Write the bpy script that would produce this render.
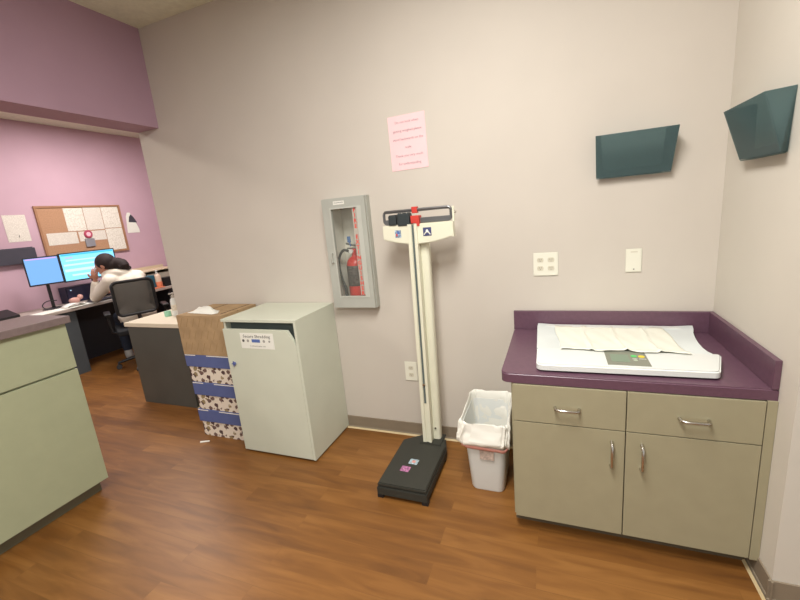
import bpy, bmesh, math, random
from mathutils import Vector, Matrix
random.seed(7)
D = bpy.data
COL = bpy.context.scene.collection
for o in list(D.objects): D.objects.remove(o, do_unlink=True)
def lin(c):
    return tuple(((v/255)/12.92 if v/255 <= .04045 else ((v/255+.055)/1.055)**2.4) for v in c)

# ------------------------------------------------------------------ camera
yaw, pitch, roll = .3847, .2171, -.0922
fw = Vector((-math.sin(yaw)*math.cos(pitch), math.cos(yaw)*math.cos(pitch), -math.sin(pitch)))
r0 = Vector((math.cos(yaw), math.sin(yaw), 0)); u0 = r0.cross(fw)
ri = math.cos(roll)*r0+math.sin(roll)*u0; up = -math.sin(roll)*r0+math.cos(roll)*u0
cam = D.objects.new('camera', D.cameras.new('camera')); COL.objects.link(cam)
M = Matrix((ri, up, -fw)).transposed().to_4x4(); M.translation = Vector((.07603, -2.21357, 1.44993))
cam.matrix_world = M
cam.data.sensor_width = 36; cam.data.lens = 394.6145/800*36; cam.data.clip_start = .05
bpy.context.scene.camera = cam
# ------------------------------------------------------------------ world, exposure
sc = bpy.context.scene
sc.view_settings.view_transform = 'Standard'; sc.view_settings.look = 'None'
sc.view_settings.gamma = 1; sc.view_settings.use_curve_mapping = False
sc.view_settings.exposure = 0.45
w = D.worlds.new('world'); sc.world = w; w.use_nodes = True
w.node_tree.nodes['Background'].inputs[0].default_value = (1, .975, .94, 1)
w.node_tree.nodes['Background'].inputs[1].default_value = .46

# ------------------------------------------------------------------ materials
MATS = {}
def mat(name, c, rough=.6, metal=0, spec=.4, noise=.03, nscale=6, bump=0, bscale=200, emit=None, estr=0, alpha=1, coat=0):
    if name in MATS: return MATS[name]
    m = D.materials.new(name); m.use_nodes = True; n = m.node_tree.nodes; l = m.node_tree.links
    b = n['Principled BSDF']; MATS[name] = m
    col = lin(c)
    tc = n.new('ShaderNodeTexCoord')
    if noise:
        t = n.new('ShaderNodeTexNoise'); t.inputs['Scale'].default_value = nscale; t.inputs['Detail'].default_value = 3
        l.new(tc.outputs['Object'], t.inputs['Vector'])
        r = n.new('ShaderNodeValToRGB')
        r.color_ramp.elements[0].position = .3; r.color_ramp.elements[1].position = .7
        r.color_ramp.elements[0].color = (*[v*(1-noise*2) for v in col], 1)
        r.color_ramp.elements[1].color = (*[min(1, v*(1+noise*2)) for v in col], 1)
        l.new(t.outputs['Fac'], r.inputs['Fac']); l.new(r.outputs['Color'], b.inputs['Base Color'])
    else: b.inputs['Base Color'].default_value = (*col, 1)
    b.inputs['Roughness'].default_value = rough; b.inputs['Metallic'].default_value = metal
    b.inputs['Specular IOR Level'].default_value = spec; b.inputs['Alpha'].default_value = alpha
    b.inputs['Coat Weight'].default_value = coat
    if emit: b.inputs['Emission Color'].default_value = (*lin(emit), 1); b.inputs['Emission Strength'].default_value = estr
    if bump:
        t2 = n.new('ShaderNodeTexNoise'); t2.inputs['Scale'].default_value = bscale
        l.new(tc.outputs['Object'], t2.inputs['Vector'])
        bp = n.new('ShaderNodeBump'); bp.inputs['Strength'].default_value = bump; bp.inputs['Distance'].default_value = .002
        l.new(t2.outputs['Fac'], bp.inputs['Height']); l.new(bp.outputs['Normal'], b.inputs['Normal'])
    return m

def mat_floor():
    m = D.materials.new('wood_plank_floor'); m.use_nodes = True; n = m.node_tree.nodes; l = m.node_tree.links
    b = n['Principled BSDF']; tc = n.new('ShaderNodeTexCoord')
    br = n.new('ShaderNodeTexBrick'); br.inputs['Scale'].default_value = 1
    br.inputs['Brick Width'].default_value = 1.1; br.inputs['Row Height'].default_value = .102
    br.inputs['Mortar Size'].default_value = .0012; br.inputs['Mortar Smooth'].default_value = .5; br.offset = .37
    br.inputs['Color1'].default_value = (0, 0, 0, 1); br.inputs['Color2'].default_value = (1, 1, 1, 1)
    br.inputs['Mortar'].default_value = (.35, .35, .35, 1)
    l.new(tc.outputs['Object'], br.inputs['Vector'])
    mp = n.new('ShaderNodeMapping'); mp.inputs['Scale'].default_value = (1.2, 9, 1); l.new(tc.outputs['Object'], mp.inputs['Vector'])
    # shift the grain from plank to plank
    ad = n.new('ShaderNodeVectorMath'); ad.operation = 'ADD'; sc_ = n.new('ShaderNodeVectorMath'); sc_.operation = 'SCALE'; sc_.inputs['Scale'].default_value = 7
    l.new(br.outputs['Color'], sc_.inputs[0]); l.new(mp.outputs['Vector'], ad.inputs[0]); l.new(sc_.outputs['Vector'], ad.inputs[1])
    g = n.new('ShaderNodeTexNoise'); g.inputs['Scale'].default_value = 2.2; g.inputs['Detail'].default_value = 7; g.inputs['Distortion'].default_value = .8
    l.new(ad.outputs['Vector'], g.inputs['Vector'])
    mx = n.new('ShaderNodeMix'); mx.data_type = 'RGBA'; mx.inputs['Factor'].default_value = .22
    l.new(g.outputs['Fac'], mx.inputs['A']); l.new(br.outputs['Color'], mx.inputs['B'])
    r = n.new('ShaderNodeValToRGB'); e = r.color_ramp.elements
    e[0].position = .22; e[0].color = (*lin((98, 62, 28)), 1); e[1].position = .75; e[1].color = (*lin((146, 100, 50)), 1)
    e2 = r.color_ramp.elements.new(.48); e2.color = (*lin((123, 80, 36)), 1)
    l.new(mx.outputs['Result'], r.inputs['Fac']); l.new(r.outputs['Color'], b.inputs['Base Color'])
    b.inputs['Roughness'].default_value = .42; b.inputs['Specular IOR Level'].default_value = .45
    bp = n.new('ShaderNodeBump'); bp.inputs['Strength'].default_value = .15; bp.inputs['Distance'].default_value = .002
    l.new(g.outputs['Fac'], bp.inputs['Height']); l.new(bp.outputs['Normal'], b.inputs['Normal'])
    return m

def mat_text(name, paper, ink, row=.012, cell=.006, margin=None, dens=.45):
    """paper printed with small unreadable rows; object X right, Z up"""
    m = D.materials.new(name); m.use_nodes = True; n = m.node_tree.nodes; l = m.node_tree.links
    b = n['Principled BSDF']; tc = n.new('ShaderNodeTexCoord'); s = n.new('ShaderNodeSeparateXYZ'); l.new(tc.outputs['Object'], s.inputs[0])
    dv = n.new('ShaderNodeMath'); dv.operation = 'DIVIDE'; dv.inputs[1].default_value = row; l.new(s.outputs['Z'], dv.inputs[0])
    fr = n.new('ShaderNodeMath'); fr.operation = 'FRACT'; l.new(dv.outputs[0], fr.inputs[0])
    gt = n.new('ShaderNodeMath'); gt.operation = 'GREATER_THAN'; gt.inputs[1].default_value = .55; l.new(fr.outputs[0], gt.inputs[0])
    mp = n.new('ShaderNodeMapping'); mp.inputs['Scale'].default_value = (1/cell, 1, 1/row); l.new(tc.outputs['Object'], mp.inputs['Vector'])
    wn = n.new('ShaderNodeTexNoise'); wn.inputs['Scale'].default_value = 1; l.new(mp.outputs['Vector'], wn.inputs['Vector'])
    g2 = n.new('ShaderNodeMath'); g2.operation = 'GREATER_THAN'; g2.inputs[1].default_value = dens; l.new(wn.outputs['Fac'], g2.inputs[0])
    mu = n.new('ShaderNodeMath'); mu.operation = 'MULTIPLY'; l.new(gt.outputs[0], mu.inputs[0]); l.new(g2.outputs[0], mu.inputs[1])
    mx = n.new('ShaderNodeMix'); mx.data_type = 'RGBA'; l.new(mu.outputs[0], mx.inputs['Factor'])
    mx.inputs['A'].default_value = (*lin(paper), 1); mx.inputs['B'].default_value = (*lin(ink), 1)
    l.new(mx.outputs['Result'], b.inputs['Base Color']); b.inputs['Roughness'].default_value = .8
    return m

def mat_print(name, base, inks, scale=22, th=.38):
    """cream card printed with scattered dark motifs"""
    m = D.materials.new(name); m.use_nodes = True; n = m.node_tree.nodes; l = m.node_tree.links
    b = n['Principled BSDF']; tc = n.new('ShaderNodeTexCoord')
    ns = n.new('ShaderNodeTexNoise'); ns.inputs['Scale'].default_value = 60; l.new(tc.outputs['Object'], ns.inputs['Vector'])
    mxv = n.new('ShaderNodeMix'); mxv.data_type = 'RGBA'; mxv.inputs['Factor'].default_value = .025
    l.new(tc.outputs['Object'], mxv.inputs['A']); l.new(ns.outputs['Color'], mxv.inputs['B'])
    v = n.new('ShaderNodeTexVoronoi'); v.inputs['Scale'].default_value = scale; l.new(mxv.outputs['Result'], v.inputs['Vector'])
    lt = n.new('ShaderNodeMath'); lt.operation = 'LESS_THAN'; lt.inputs[1].default_value = th; l.new(v.outputs['Distance'], lt.inputs[0])
    r = n.new('ShaderNodeValToRGB'); r.color_ramp.interpolation = 'CONSTANT'
    sp = n.new('ShaderNodeSeparateColor'); l.new(v.outputs['Color'], sp.inputs[0]); l.new(sp.outputs[0], r.inputs['Fac'])
    e = r.color_ramp.elements; e[0].color = (*lin(inks[0]), 1); e[1].position = .3; e[1].color = (*lin(inks[1]), 1)
    x = e.new(.6); x.color = (*lin(inks[2]), 1); x = e.new(.85); x.color = (*lin(base), 1)
    mx = n.new('ShaderNodeMix'); mx.data_type = 'RGBA'; l.new(lt.outputs[0], mx.inputs['Factor'])
    mx.inputs['A'].default_value = (*lin(base), 1); l.new(r.outputs['Color'], mx.inputs['B'])
    l.new(mx.outputs['Result'], b.inputs['Base Color']); b.inputs['Roughness'].default_value = .7
    return m

def mat_clear(name, c, opac=.1, rough=.05, tint=None):
    m = D.materials.new(name); m.use_nodes = True; n = m.node_tree.nodes; l = m.node_tree.links
    b = n['Principled BSDF']; b.inputs['Base Color'].default_value = (*lin(c), 1); b.inputs['Roughness'].default_value = rough
    t = n.new('ShaderNodeBsdfTransparent'); mx = n.new('ShaderNodeMixShader'); mx.inputs[0].default_value = opac
    t.inputs[0].default_value = (*tint, 1) if tint else (*[.45+.55*v for v in lin(c)], 1)
    l.new(t.outputs[0], mx.inputs[1]); l.new(b.outputs[0], mx.inputs[2]); l.new(mx.outputs[0], n['Material Output'].inputs[0])
    return m

WALLBEIGE = mat('wall_paint_beige', (199, 191, 180), .75, noise=.012, nscale=2.5, bump=.12, bscale=260)
WALLRIGHT = mat('wall_paint_beige_lifted', (206, 200, 188), .75, noise=.012, nscale=2.5, bump=.12, bscale=260)  # lighter copy of the beige paint, brightening the right wall
PURPLE = mat('wall_paint_mauve', (178, 146, 164), .75, noise=.02, nscale=2, bump=.1, bscale=260)
PINKWALL = mat('wall_paint_pink_mauve', (194, 162, 176), .75, noise=.02, nscale=2, bump=.1, bscale=260)
CEIL = mat('ceiling_paint', (224, 228, 206), .85, noise=.03, nscale=30, bump=.4, bscale=120)
BASEB = mat('vinyl_baseboard_taupe', (134, 121, 103), .55)
CAULK = mat('baseboard_toe_cream', (200, 180, 140), .6)
LAMK = mat('khaki_laminate', (157, 150, 123), .42, noise=.015, nscale=12)
LAMD = mat('khaki_laminate_dark', (96, 84, 66), .6)
PLUM = mat('plum_laminate', (98, 69, 84), .36, noise=.04, nscale=60, spec=.5)
SAGE = mat('sage_laminate', (164, 168, 138), .45, noise=.015, nscale=12)
SEAM = mat('seam_shadow_brown', (60, 52, 40), .8)
TAUPETOP = mat('taupe_countertop', (120, 104, 102), .45, noise=.04, nscale=50)
CHROME = mat('brushed_nickel', (200, 196, 188), .25, metal=1, noise=.02)
GREYCON = mat('shredder_console_grey', (202, 205, 188), .5, noise=.012)
DARKSLOT = mat('slot_dark', (90, 100, 98), .6)
WHITEPL = mat('white_plastic', (220, 222, 218), .35, noise=.01)
IVORY = mat('ivory_plate_plastic', (228, 226, 210), .35, noise=.01)
CREAMENAM = mat('cream_white_enamel', (222, 220, 198), .3, noise=.01)
BLACKMAT = mat('black_rubber_textured', (52, 52, 46), .6, bump=.5, bscale=500)
BLACKPL = mat('black_plastic', (30, 30, 32), .4)
CHARC = mat('charcoal_laminate', (82, 82, 76), .5)
WHITETOP = mat('white_desk_laminate', (222, 212, 190), .4, noise=.01)
RED = mat('extinguisher_red', (190, 30, 24), .3)
REDLET = mat('red_lettering', (214, 70, 60), .5, noise=0)
ALU = mat('anodised_aluminium_grey', (172, 173, 164), .45, metal=.0)
STEELDK = mat('grey_steel', (112, 112, 112), .35, metal=.6)
POISE = mat('dark_poise_weight', (48, 55, 56), .45)
CABIN = mat('cabinet_interior_white', (228, 226, 214), .6)
SMOKE = mat_clear('smoky_teal_plastic', (112, 138, 140), .36, .22, (.38, .47, .48))
GLASS = mat_clear('window_acrylic', (210, 215, 205), .06, .05, (.97, .97, .96))
PAPER = mat('white_paper', (230, 229, 220), .8, noise=.01)
PINKP = mat('pink_paper', (240, 200, 202), .8, noise=.012, nscale=15)
INK = mat('pale_ink', (168, 134, 142), .8, noise=0)
INKDK = mat('grey_ink', (90, 88, 84), .8, noise=0)
BLUEINK = mat('blue_print', (86, 110, 170), .6, noise=0)
BLUELID = mat('blue_box_lid', (88, 100, 148), .6, noise=.02, nscale=20)
WHITEEDGE = mat('white_card_edge', (232, 228, 222), .7)
CARD = mat('brown_cardboard', (170, 142, 106), .85, noise=.06, nscale=14)
CARDDK = mat('cardboard_slit', (70, 52, 36), .9)
PRINT = mat_print('leaf_print_card', (226, 214, 198), [(84, 60, 58), (112, 88, 80), (150, 132, 96)], 30, .5)
BAG = mat_clear('thin_white_bag', (246, 244, 234), .86, .35)
BAGPINK = mat('pink_drawstring', (226, 160, 148), .5)
WOODTRIM = mat('oak_trim', (160, 118, 88), .6)
CORK = mat('cork', (178, 138, 108), .9, noise=.06, nscale=90)
TEXTP = mat_text('printed_paper', (228, 222, 212), (192, 184, 172))
TEXTP2 = mat_text('printed_table_paper', (228, 223, 212), (200, 192, 178), .016, .02, dens=.5)
DARKGREY = mat('dark_slate_plastic', (68, 66, 76), .5)
SKIN = mat('skin', (178, 126, 104), .5)
HOOD = mat('white_hoodie_cotton', (222, 214, 200), .9, bump=.4, bscale=150)
DENIM = mat('dark_navy_trousers', (34, 42, 58), .9)
HAIR = mat('dark_brown_hair', (38, 26, 26), .75, bump=.6, bscale=120)
MESHF = mat_clear('chair_mesh_fabric', (96, 94, 90), .55, .8)
TEAL = mat('teal_blue_plastic', (40, 92, 110), .4)
ORANGE = mat('orange_label', (222, 130, 96), .5)
MINT = mat('mint_green_plastic', (150, 205, 176), .4)
SCREEN1 = mat('blue_screen', (20, 30, 40), .3, emit=(120, 172, 232), estr=.95, noise=0)
SCREEN2 = mat('cyan_screen', (20, 30, 40), .3, emit=(130, 205, 245), estr=1.15, noise=0)
SCRBAND = mat('screen_header_band', (20, 30, 40), .3, emit=(60, 190, 235), estr=1.0, noise=0)
SCRROW = mat('screen_pale_row', (20, 30, 40), .3, emit=(190, 225, 250), estr=1.1, noise=0)
SCRPINK = mat('screen_pink_mark', (20, 30, 40), .3, emit=(205, 160, 225), estr=1.0, noise=0)
LCD = mat('green_lcd', (120, 138, 118), .3, noise=0)
GREYPANEL = mat('grey_control_panel', (128, 130, 116), .4)
BTNG = mat('green_button', (90, 200, 110), .4, noise=0)
BTNY = mat('yellow_button', (235, 205, 60), .4, noise=0)
TRAYGREY = mat('pale_grey_tray', (214, 220, 218), .35)
LINER = mat('tissue_liner', (226, 225, 212), .85, noise=.01, bump=.3, bscale=60)
LAMP = mat('lamp_diffuser', (240, 240, 235), .5, emit=(255, 246, 228), estr=3, noise=0)

# ------------------------------------------------------------------ mesh helpers
def B(): return bmesh.new()
def bbox(bm, x0, x1, y0, y1, z0, z1, bev=0, seg=2):
    vs = [bm.verts.new((x, y, z)) for x in (x0, x1) for y in (y0, y1) for z in (z0, z1)]
    F = [(0, 1, 3, 2), (4, 6, 7, 5), (0, 4, 5, 1), (2, 3, 7, 6), (0, 2, 6, 4), (1, 5, 7, 3)]
    fs = [bm.faces.new([vs[i] for i in f]) for f in F]
    if bev:
        es = list({e for f in fs for e in f.edges})
        bmesh.ops.bevel(bm, geom=es, offset=bev, segments=seg, affect='EDGES', profile=.7)
    return bm
def box(x0, x1, y0, y1, z0, z1, bev=0, seg=2):
    return bbox(B(), x0, x1, y0, y1, z0, z1, bev, seg)
def cyl(bm, p, q, r1, r2=None, n=20, cap=True):
    p = Vector(p); q = Vector(q); r2 = r1 if r2 is None else r2
    d = q-p; rot = d.to_track_quat('Z', 'Y').to_matrix().to_4x4(); rot.translation = (p+q)/2
    bmesh.ops.create_cone(bm, cap_ends=cap, segments=n, radius1=r1, radius2=r2, depth=d.length, matrix=rot)
    return bm
def lathe(bm, prof, c=(0, 0, 0), n=24):
    rings = []
    for (r, z) in prof:
        rings.append([bm.verts.new((c[0]+r*math.cos(2*math.pi*i/n), c[1]+r*math.sin(2*math.pi*i/n), c[2]+z)) for i in range(n)])
    for a, b in zip(rings, rings[1:]):
        for i in range(n): bm.faces.new((a[i], a[(i+1) % n], b[(i+1) % n], b[i]))
    bm.faces.new(rings[0][::-1]); bm.faces.new(rings[-1])
    return bm
def prism(bm, pts, axis, a0, a1, bev=0):
    """polygon pts (2-D) extruded along axis from a0 to a1"""
    def P(p, a):
        return {'x': (a, p[0], p[1]), 'y': (p[0], a, p[1]), 'z': (p[0], p[1], a)}[axis]
    A = [bm.verts.new(P(p, a0)) for p in pts]; C = [bm.verts.new(P(p, a1)) for p in pts]
    f = [bm.faces.new(A), bm.faces.new(C[::-1])]
    k = len(pts)
    for i in range(k): f.append(bm.faces.new((A[i], C[i], C[(i+1) % k], A[(i+1) % k])))
    bmesh.ops.recalc_face_normals(bm, faces=bm.faces)
    if bev: bmesh.ops.bevel(bm, geom=list({e for ff in f[:2] for e in ff.edges}), offset=bev, segments=2, affect='EDGES')
    return bm
def tube(bm, pts, r, n=10, closed=False):
    pts = [Vector(p) for p in pts]; rings = []; k = len(pts)
    prev = None
    for i, p in enumerate(pts):
        if closed: t = (pts[(i+1) % k]-pts[i-1])
        else: t = pts[min(i+1, k-1)]-pts[max(i-1, 0)]
        t.normalize()
        if prev is None:
            a = t.orthogonal().normalized()
        else:
            a = (prev-t*prev.dot(t)).normalized()
        prev = a; b = t.cross(a)
        rr = r[i] if isinstance(r, (list, tuple)) else r
        rings.append([bm.verts.new(p+rr*(a*math.cos(2*math.pi*j/n)+b*math.sin(2*math.pi*j/n))) for j in range(n)])
    rng = range(k) if closed else range(k-1)
    for i in rng:
        A = rings[i]; C = rings[(i+1) % k]
        for j in range(n): bm.faces.new((A[j], A[(j+1) % n], C[(j+1) % n], C[j]))
    if not closed: bm.faces.new(rings[0][::-1]); bm.faces.new(rings[-1])
    return bm
def ball(bm, c, r, sc=(1, 1, 1), sub=3, rot=None):
    m = Matrix.Translation(c) @ (rot or Matrix()) @ Matrix.Diagonal((*sc, 1))
    bmesh.ops.create_icosphere(bm, subdivisions=sub, radius=r, matrix=m); return bm
def link(name, me, m, parent=None, smooth=False):
    o = D.objects.new(name, me); COL.objects.link(o)
    if m: me.materials.append(m)
    if smooth:
        for p in me.polygons: p.use_smooth = True
        try: me.set_sharp_from_angle(angle=math.radians(38))
        except Exception: pass
    if parent: o.parent = parent
    return o
def obj(name, bm, m, parent=None, smooth=False, origin=None):
    """world-space bmesh -> object; origin (world) becomes the object's origin when it has no parent"""
    bmesh.ops.recalc_face_normals(bm, faces=bm.faces)
    off = Vector((0, 0, 0))
    if parent: off = parent['_o'] if '_o' in parent else (0, 0, 0); off = Vector(off)
    if origin: 
        pass
    o0 = Vector(origin) if origin else off
    bmesh.ops.translate(bm, verts=bm.verts, vec=-o0)
    me = D.meshes.new(name); bm.to_mesh(me); bm.free()
    o = link(name, me, m, parent, smooth)
    o.location = o0-off
    o['_o'] = tuple(o0)
    return o
def tag(o, label=None, cat=None, group=None, kind=None):
    if label: o['label'] = label
    if cat: o['category'] = cat
    if group: o['group'] = group
    if kind: o['kind'] = kind
    return o
def thing(name, loc, label, cat, group=None):
    o = D.objects.new(name, None); COL.objects.link(o); o.location = loc; o['_o'] = tuple(loc); o.empty_display_size = .05
    return tag(o, label, cat, group)
def struct(name, bm, m):
    return tag(obj(name, bm, m), kind='structure')
def text_bm(body, size, m4, align='CENTER', ext=.0004, line=1.0, chars=1.0, bold=0):
    cu = D.curves.new('t', 'FONT'); cu.body = body; cu.size = size; cu.align_x = align; cu.align_y = 'CENTER'; cu.extrude = ext; cu.space_line = line; cu.space_character = chars; cu.offset = bold
    cu.resolution_u = 2
    to = D.objects.new('t', cu); COL.objects.link(to)
    dg = bpy.context.evaluated_depsgraph_get(); dg.update()
    me = D.meshes.new_from_object(to.evaluated_get(dg)); bm = B(); bm.from_mesh(me)
    bmesh.ops.transform(bm, matrix=m4, verts=bm.verts)
    D.objects.remove(to, do_unlink=True); D.curves.remove(cu); D.meshes.remove(me)
    return bm
def frame(c, right, upv):
    """4x4 whose X = right, Y = up, Z = normal, at c"""
    r = Vector(right).normalized(); u = Vector(upv).normalized(); n = r.cross(u)
    m = Matrix((r, u, n)).transposed().to_4x4(); m.translation = Vector(c); return m
def skin(name, joints, edges, m, parent, sub=2, root=0):
    """continuous limb surface: joints = [(pos, radius or (rx,ry))]"""
    off = Vector(parent['_o']) if parent else Vector((0, 0, 0))
    me = D.meshes.new(name); me.from_pydata([Vector(j[0])-off for j in joints], edges, [])
    o = D.objects.new(name, me); COL.objects.link(o)
    o.modifiers.new('s', 'SKIN'); sv = me.skin_vertices[0].data
    for i, j in enumerate(joints):
        r = j[1] if isinstance(j[1], tuple) else (j[1], j[1]); sv[i].radius = r; sv[i].use_root = (i == root)
    sm = o.modifiers.new('u', 'SUBSURF'); sm.levels = sm.render_levels = sub
    dg = bpy.context.evaluated_depsgraph_get(); dg.update()
    me2 = D.meshes.new_from_object(o.evaluated_get(dg)); D.objects.remove(o, do_unlink=True); D.meshes.remove(me)
    return me2, off

# ================================================================== STRUCTURE
H = 2.818; XR = .774; YO = -.735; XE = -2.75
struct('floor', box(-5.6, 3.2, -5.2, 3.4, -.05, 0), mat_floor())
struct('ceiling', box(-5.6, 3.2, -5.2, 3.4, H, H+.06), CEIL)
# back wall with the recess for the extinguisher cabinet
ex0, ex1, ez0, ez1 = -1.235, -.975, .905, 1.55
bm = B()
bbox(bm, XE, ex0, 0, .16, 0, H); bbox(bm, ex1, XR+.2, 0, .16, 0, H)
bbox(bm, ex0, ex1, 0, .16, 0, ez0); bbox(bm, ex0, ex1, 0, .16, ez1, H)
struct('wall_back', bm, WALLBEIGE)
struct('wall_right', box(XR, XR+1.9, YO, -.0005, 0, H), WALLRIGHT)
struct('wall_left', box(XE, -2.54, -5.2, -.0005, 2.187, H), PURPLE)       # header over the opening
struct('wall_far', box(-5.58, -5.45, -5.2, 3.4, 0, H), PINKWALL)
struct('wall_alcove', box(-5.45, XE+.05, 3.2, 3.3, 0, H), PINKWALL)
struct('wall_partition', box(XE-.0, XE+.16, .1605, 3.2, 0, H), WALLBEIGE)
bm = B(); prism(bm, [(0, 0), (-.012, .0), (-.0085, .012), (-.005, .014), (-.005, .086), (0, .088)], 'x', XE, -.1)
struct('baseboard_back', bm, BASEB)
bm = B(); prism(bm, [(XR, 0), (XR-.012, 0), (XR-.0085, .012), (XR-.005, .014), (XR-.005, .086), (XR, .088)], 'y', -.56, YO-.0118)
struct('baseboard_right', bm, BASEB)
bm = B(); prism(bm, [(YO, 0), (YO-.012, 0), (YO-.0085, .012), (YO-.005, .014), (YO-.005, .086), (YO, .088)], 'x', XR-.0118, XR+1.9)
struct('baseboard_front', bm, BASEB)
bm = B(); prism(bm, [(-.0135, 0), (-.022, 0), (-.0135, .009)], 'x', XE, -.1); struct('trim_1', bm, CAULK)
bm = B(); prism(bm, [(XR-.0135, 0), (XR-.022, 0), (XR-.0135, .009)], 'y', -.565, YO-.02); struct('trim_2', bm, CAULK)
bm = B(); prism(bm, [(YO-.0135, 0), (YO-.022, 0), (YO-.0135, .009)], 'x', XR-.02, XR+1.9); struct('trim_3', bm, CAULK)

# ceiling troffers
def troffer(x, y, lx, ly, power, label, col=(1, .985, .955)):
    t = thing('ceiling_light', (x, y, H), label, 'ceiling light', 'fluorescent ceiling lights')
    bm = B(); a = .03
    bbox(bm, x-lx/2, x+lx/2, y-ly/2, y-ly/2+a, H-.02, H-.0005); bbox(bm, x-lx/2, x+lx/2, y+ly/2-a, y+ly/2, H-.02, H-.0005)
    bbox(bm, x-lx/2, x-lx/2+a, y-ly/2+a, y+ly/2-a, H-.02, H-.0005); bbox(bm, x+lx/2-a, x+lx/2, y-ly/2+a, y+ly/2-a, H-.02, H-.0005)
    obj('frame', bm, WHITEPL, t)
    obj('diffuser', box(x-lx/2+a, x+lx/2-a, y-ly/2+a, y+ly/2-a, H-.012, H-.002), LAMP, t)
    L = D.lights.new('tube_light', 'AREA'); L.shape = 'RECTANGLE'; L.size = lx-.08; L.size_y = ly-.08; L.energy = power; L.color = col
    lo = D.objects.new('tube_light', L); COL.objects.link(lo); lo.parent = t; lo.location = (0, 0, -.025)
troffer(-.25, -1.6, .6, 1.2, 49, 'recessed ceiling light above the scale area, nearest the baby scale counter')
troffer(-.6, -3.7, .6, 1.2, 42, 'recessed ceiling light behind the viewer over the entrance')
troffer(-4.2, .9, .6, 1.2, 40, 'recessed ceiling light above the desk with two monitors', (1, .94, .92))
troffer(-4.0, -2.2, .6, 1.2, 30, 'recessed ceiling light behind the purple header', (1, .92, .86))

# ================================================================== RIGHT BASE CABINET + COUNTER
fy = -.622
t = thing('base_cabinet', (.33, -.3, 0), 'khaki laminate base cabinet with two drawers over two doors', 'cabinet')
bm = B(); bbox(bm, -.1, XR-.001, fy, -.001, .072, .7165); bbox(bm, -.08, XR-.001, -.565, -.02, 0, .072)
obj('body', bm, LAMK, t)
obj('filler_strip', box(.745, XR-.001, fy-.019, fy, .072, .7165, .001), LAMK, t)
obj('toe_kick', box(-.1, XR-.013, -.57, -.5655, 0, .071), LAMD, t)
def pull(p, q, parent):
    p, q = Vector(p), Vector(q); y = fy-.0195; d = (q-p).normalized()
    pts = [(p.x, y, p.z)]
    for a in (0, .35, .7, 1): pts.append(tuple(p+d*(.012*a)+Vector((0, -.026*math.sin(a*math.pi/2), 0))*1))
    pts = [Vector((p.x, y+.0, p.z)), Vector((p.x, y-.018, p.z))+d*.002, Vector((p.x, y-.026, p.z))+d*.012,
           Vector((q.x, y-.026, q.z))-d*.012, Vector((q.x, y-.018, q.z))-d*.002, Vector((q.x, y, q.z))]
    bm = B(); tube(bm, pts, [.007, .0055, .0055, .0055, .0055, .007], 10)
    return obj('handle', bm, CHROME, parent, True)
for nm, x0, x1, z0, z1, h in (('drawer', -.093, .3245, .549, .713, ((.072, 0, .624), (.162, 0, .624))),
                              ('drawer', .3285, .742, .549, .713, ((.497, 0, .624), (.586, 0, .624))),
                              ('door', -.093, .3245, .076, .545, ((.279, 0, .393), (.279, 0, .497))),
                              ('door', .3285, .742, .076, .545, ((.383, 0, .393), (.383, 0, .497)))):
    d = obj(nm, box(x0, x1, fy-.019, fy-.0005, z0, z1, .0015), LAMK, t)
    pull(*h, d)
t = thing('countertop', (.33, -.3, .717), 'plum purple laminate countertop with backsplash above the khaki base cabinet', 'countertop')
pts = [(-.14, -.002), (-.14, -.60)]
for a in range(0, 91, 15): pts.append((-.105-.035*math.cos(math.radians(a)), -.60-.035*math.sin(math.radians(a))))
pts += [(XR-.001, -.635), (XR-.001, -.002)]
bm = B(); prism(bm, pts, 'z', .717, .757)
bmesh.ops.bevel(bm, geom=[e for e in bm.edges if all(abs(v.co.z-.757) < 1e-5 for v in e.verts)], offset=.005, segments=3, affect='EDGES')
obj('top', bm, PLUM, t, True)
obj('backsplash', box(-.14, XR-.001, -.02, -.0015, .7575, .861, .002), PLUM, t)
obj('side_splash', box(XR-.02, XR-.001, -.635, -.0205, .7575, .861, .002), PLUM, t)

# baby scale
t = thing('baby_scale', (.33, -.33, .757), 'white digital baby scale with curved tray lying on the plum counter', 'scale')
obj('base_block', box(.03, .60, -.57, -.07, .7635, .774, .004), TRAYGREY, t)
for x in (.06, .57):
    for y in (-.54, -.1): obj('foot', cyl(B(), (x, y, .7572), (x, y, .7645), .013), BLACKPL, t)
N = 30; rows_t = []; rows_b = []
YS = [-.028, -.034, -.08, -.14, -.21, -.28, -.34, -.38, -.410]
XL = [.004, -.012, -.014, -.012, -.010, -.008, -.006, -.005, -.004]
XR_ = [.670, .686, .678, .662, .650, .643, .641, .645, .655]
def tz(s): return .784+.010*abs(2*s-1)**2.6
bm = B()
for i in range(N+1):
    s = i/N; rt = []; rb = []
    for k, y in enumerate(YS):
        x = XL[k]+(XR_[k]-XL[k])*s; z = tz(s)+(.004 if k < 2 else (.002 if k == 2 else 0))-(.002 if k == 0 else 0)
        rt.append(bm.verts.new((x, y, z))); rb.append(bm.verts.new((x, y, z-.010)))
    rows_t.append(rt); rows_b.append(rb)
K = len(YS)-1
for i in range(N):
    for k in range(K):
        bm.faces.new((rows_t[i][k], rows_t[i+1][k], rows_t[i+1][k+1], rows_t[i][k+1])); bm.faces.new((rows_b[i][k], rows_b[i][k+1], rows_b[i+1][k+1], rows_b[i+1][k]))
    bm.faces.new((rows_t[i][0], rows_b[i][0], rows_b[i+1][0], rows_t[i+1][0])); bm.faces.new((rows_t[i][K], rows_t[i+1][K], rows_b[i+1][K], rows_b[i][K]))
for i in (0, N):
    for k in range(K): bm.faces.new((rows_t[i][k], rows_t[i][k+1], rows_b[i][k+1], rows_b[i][k]))
obj('tray', bm, TRAYGREY, t, True)
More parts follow.
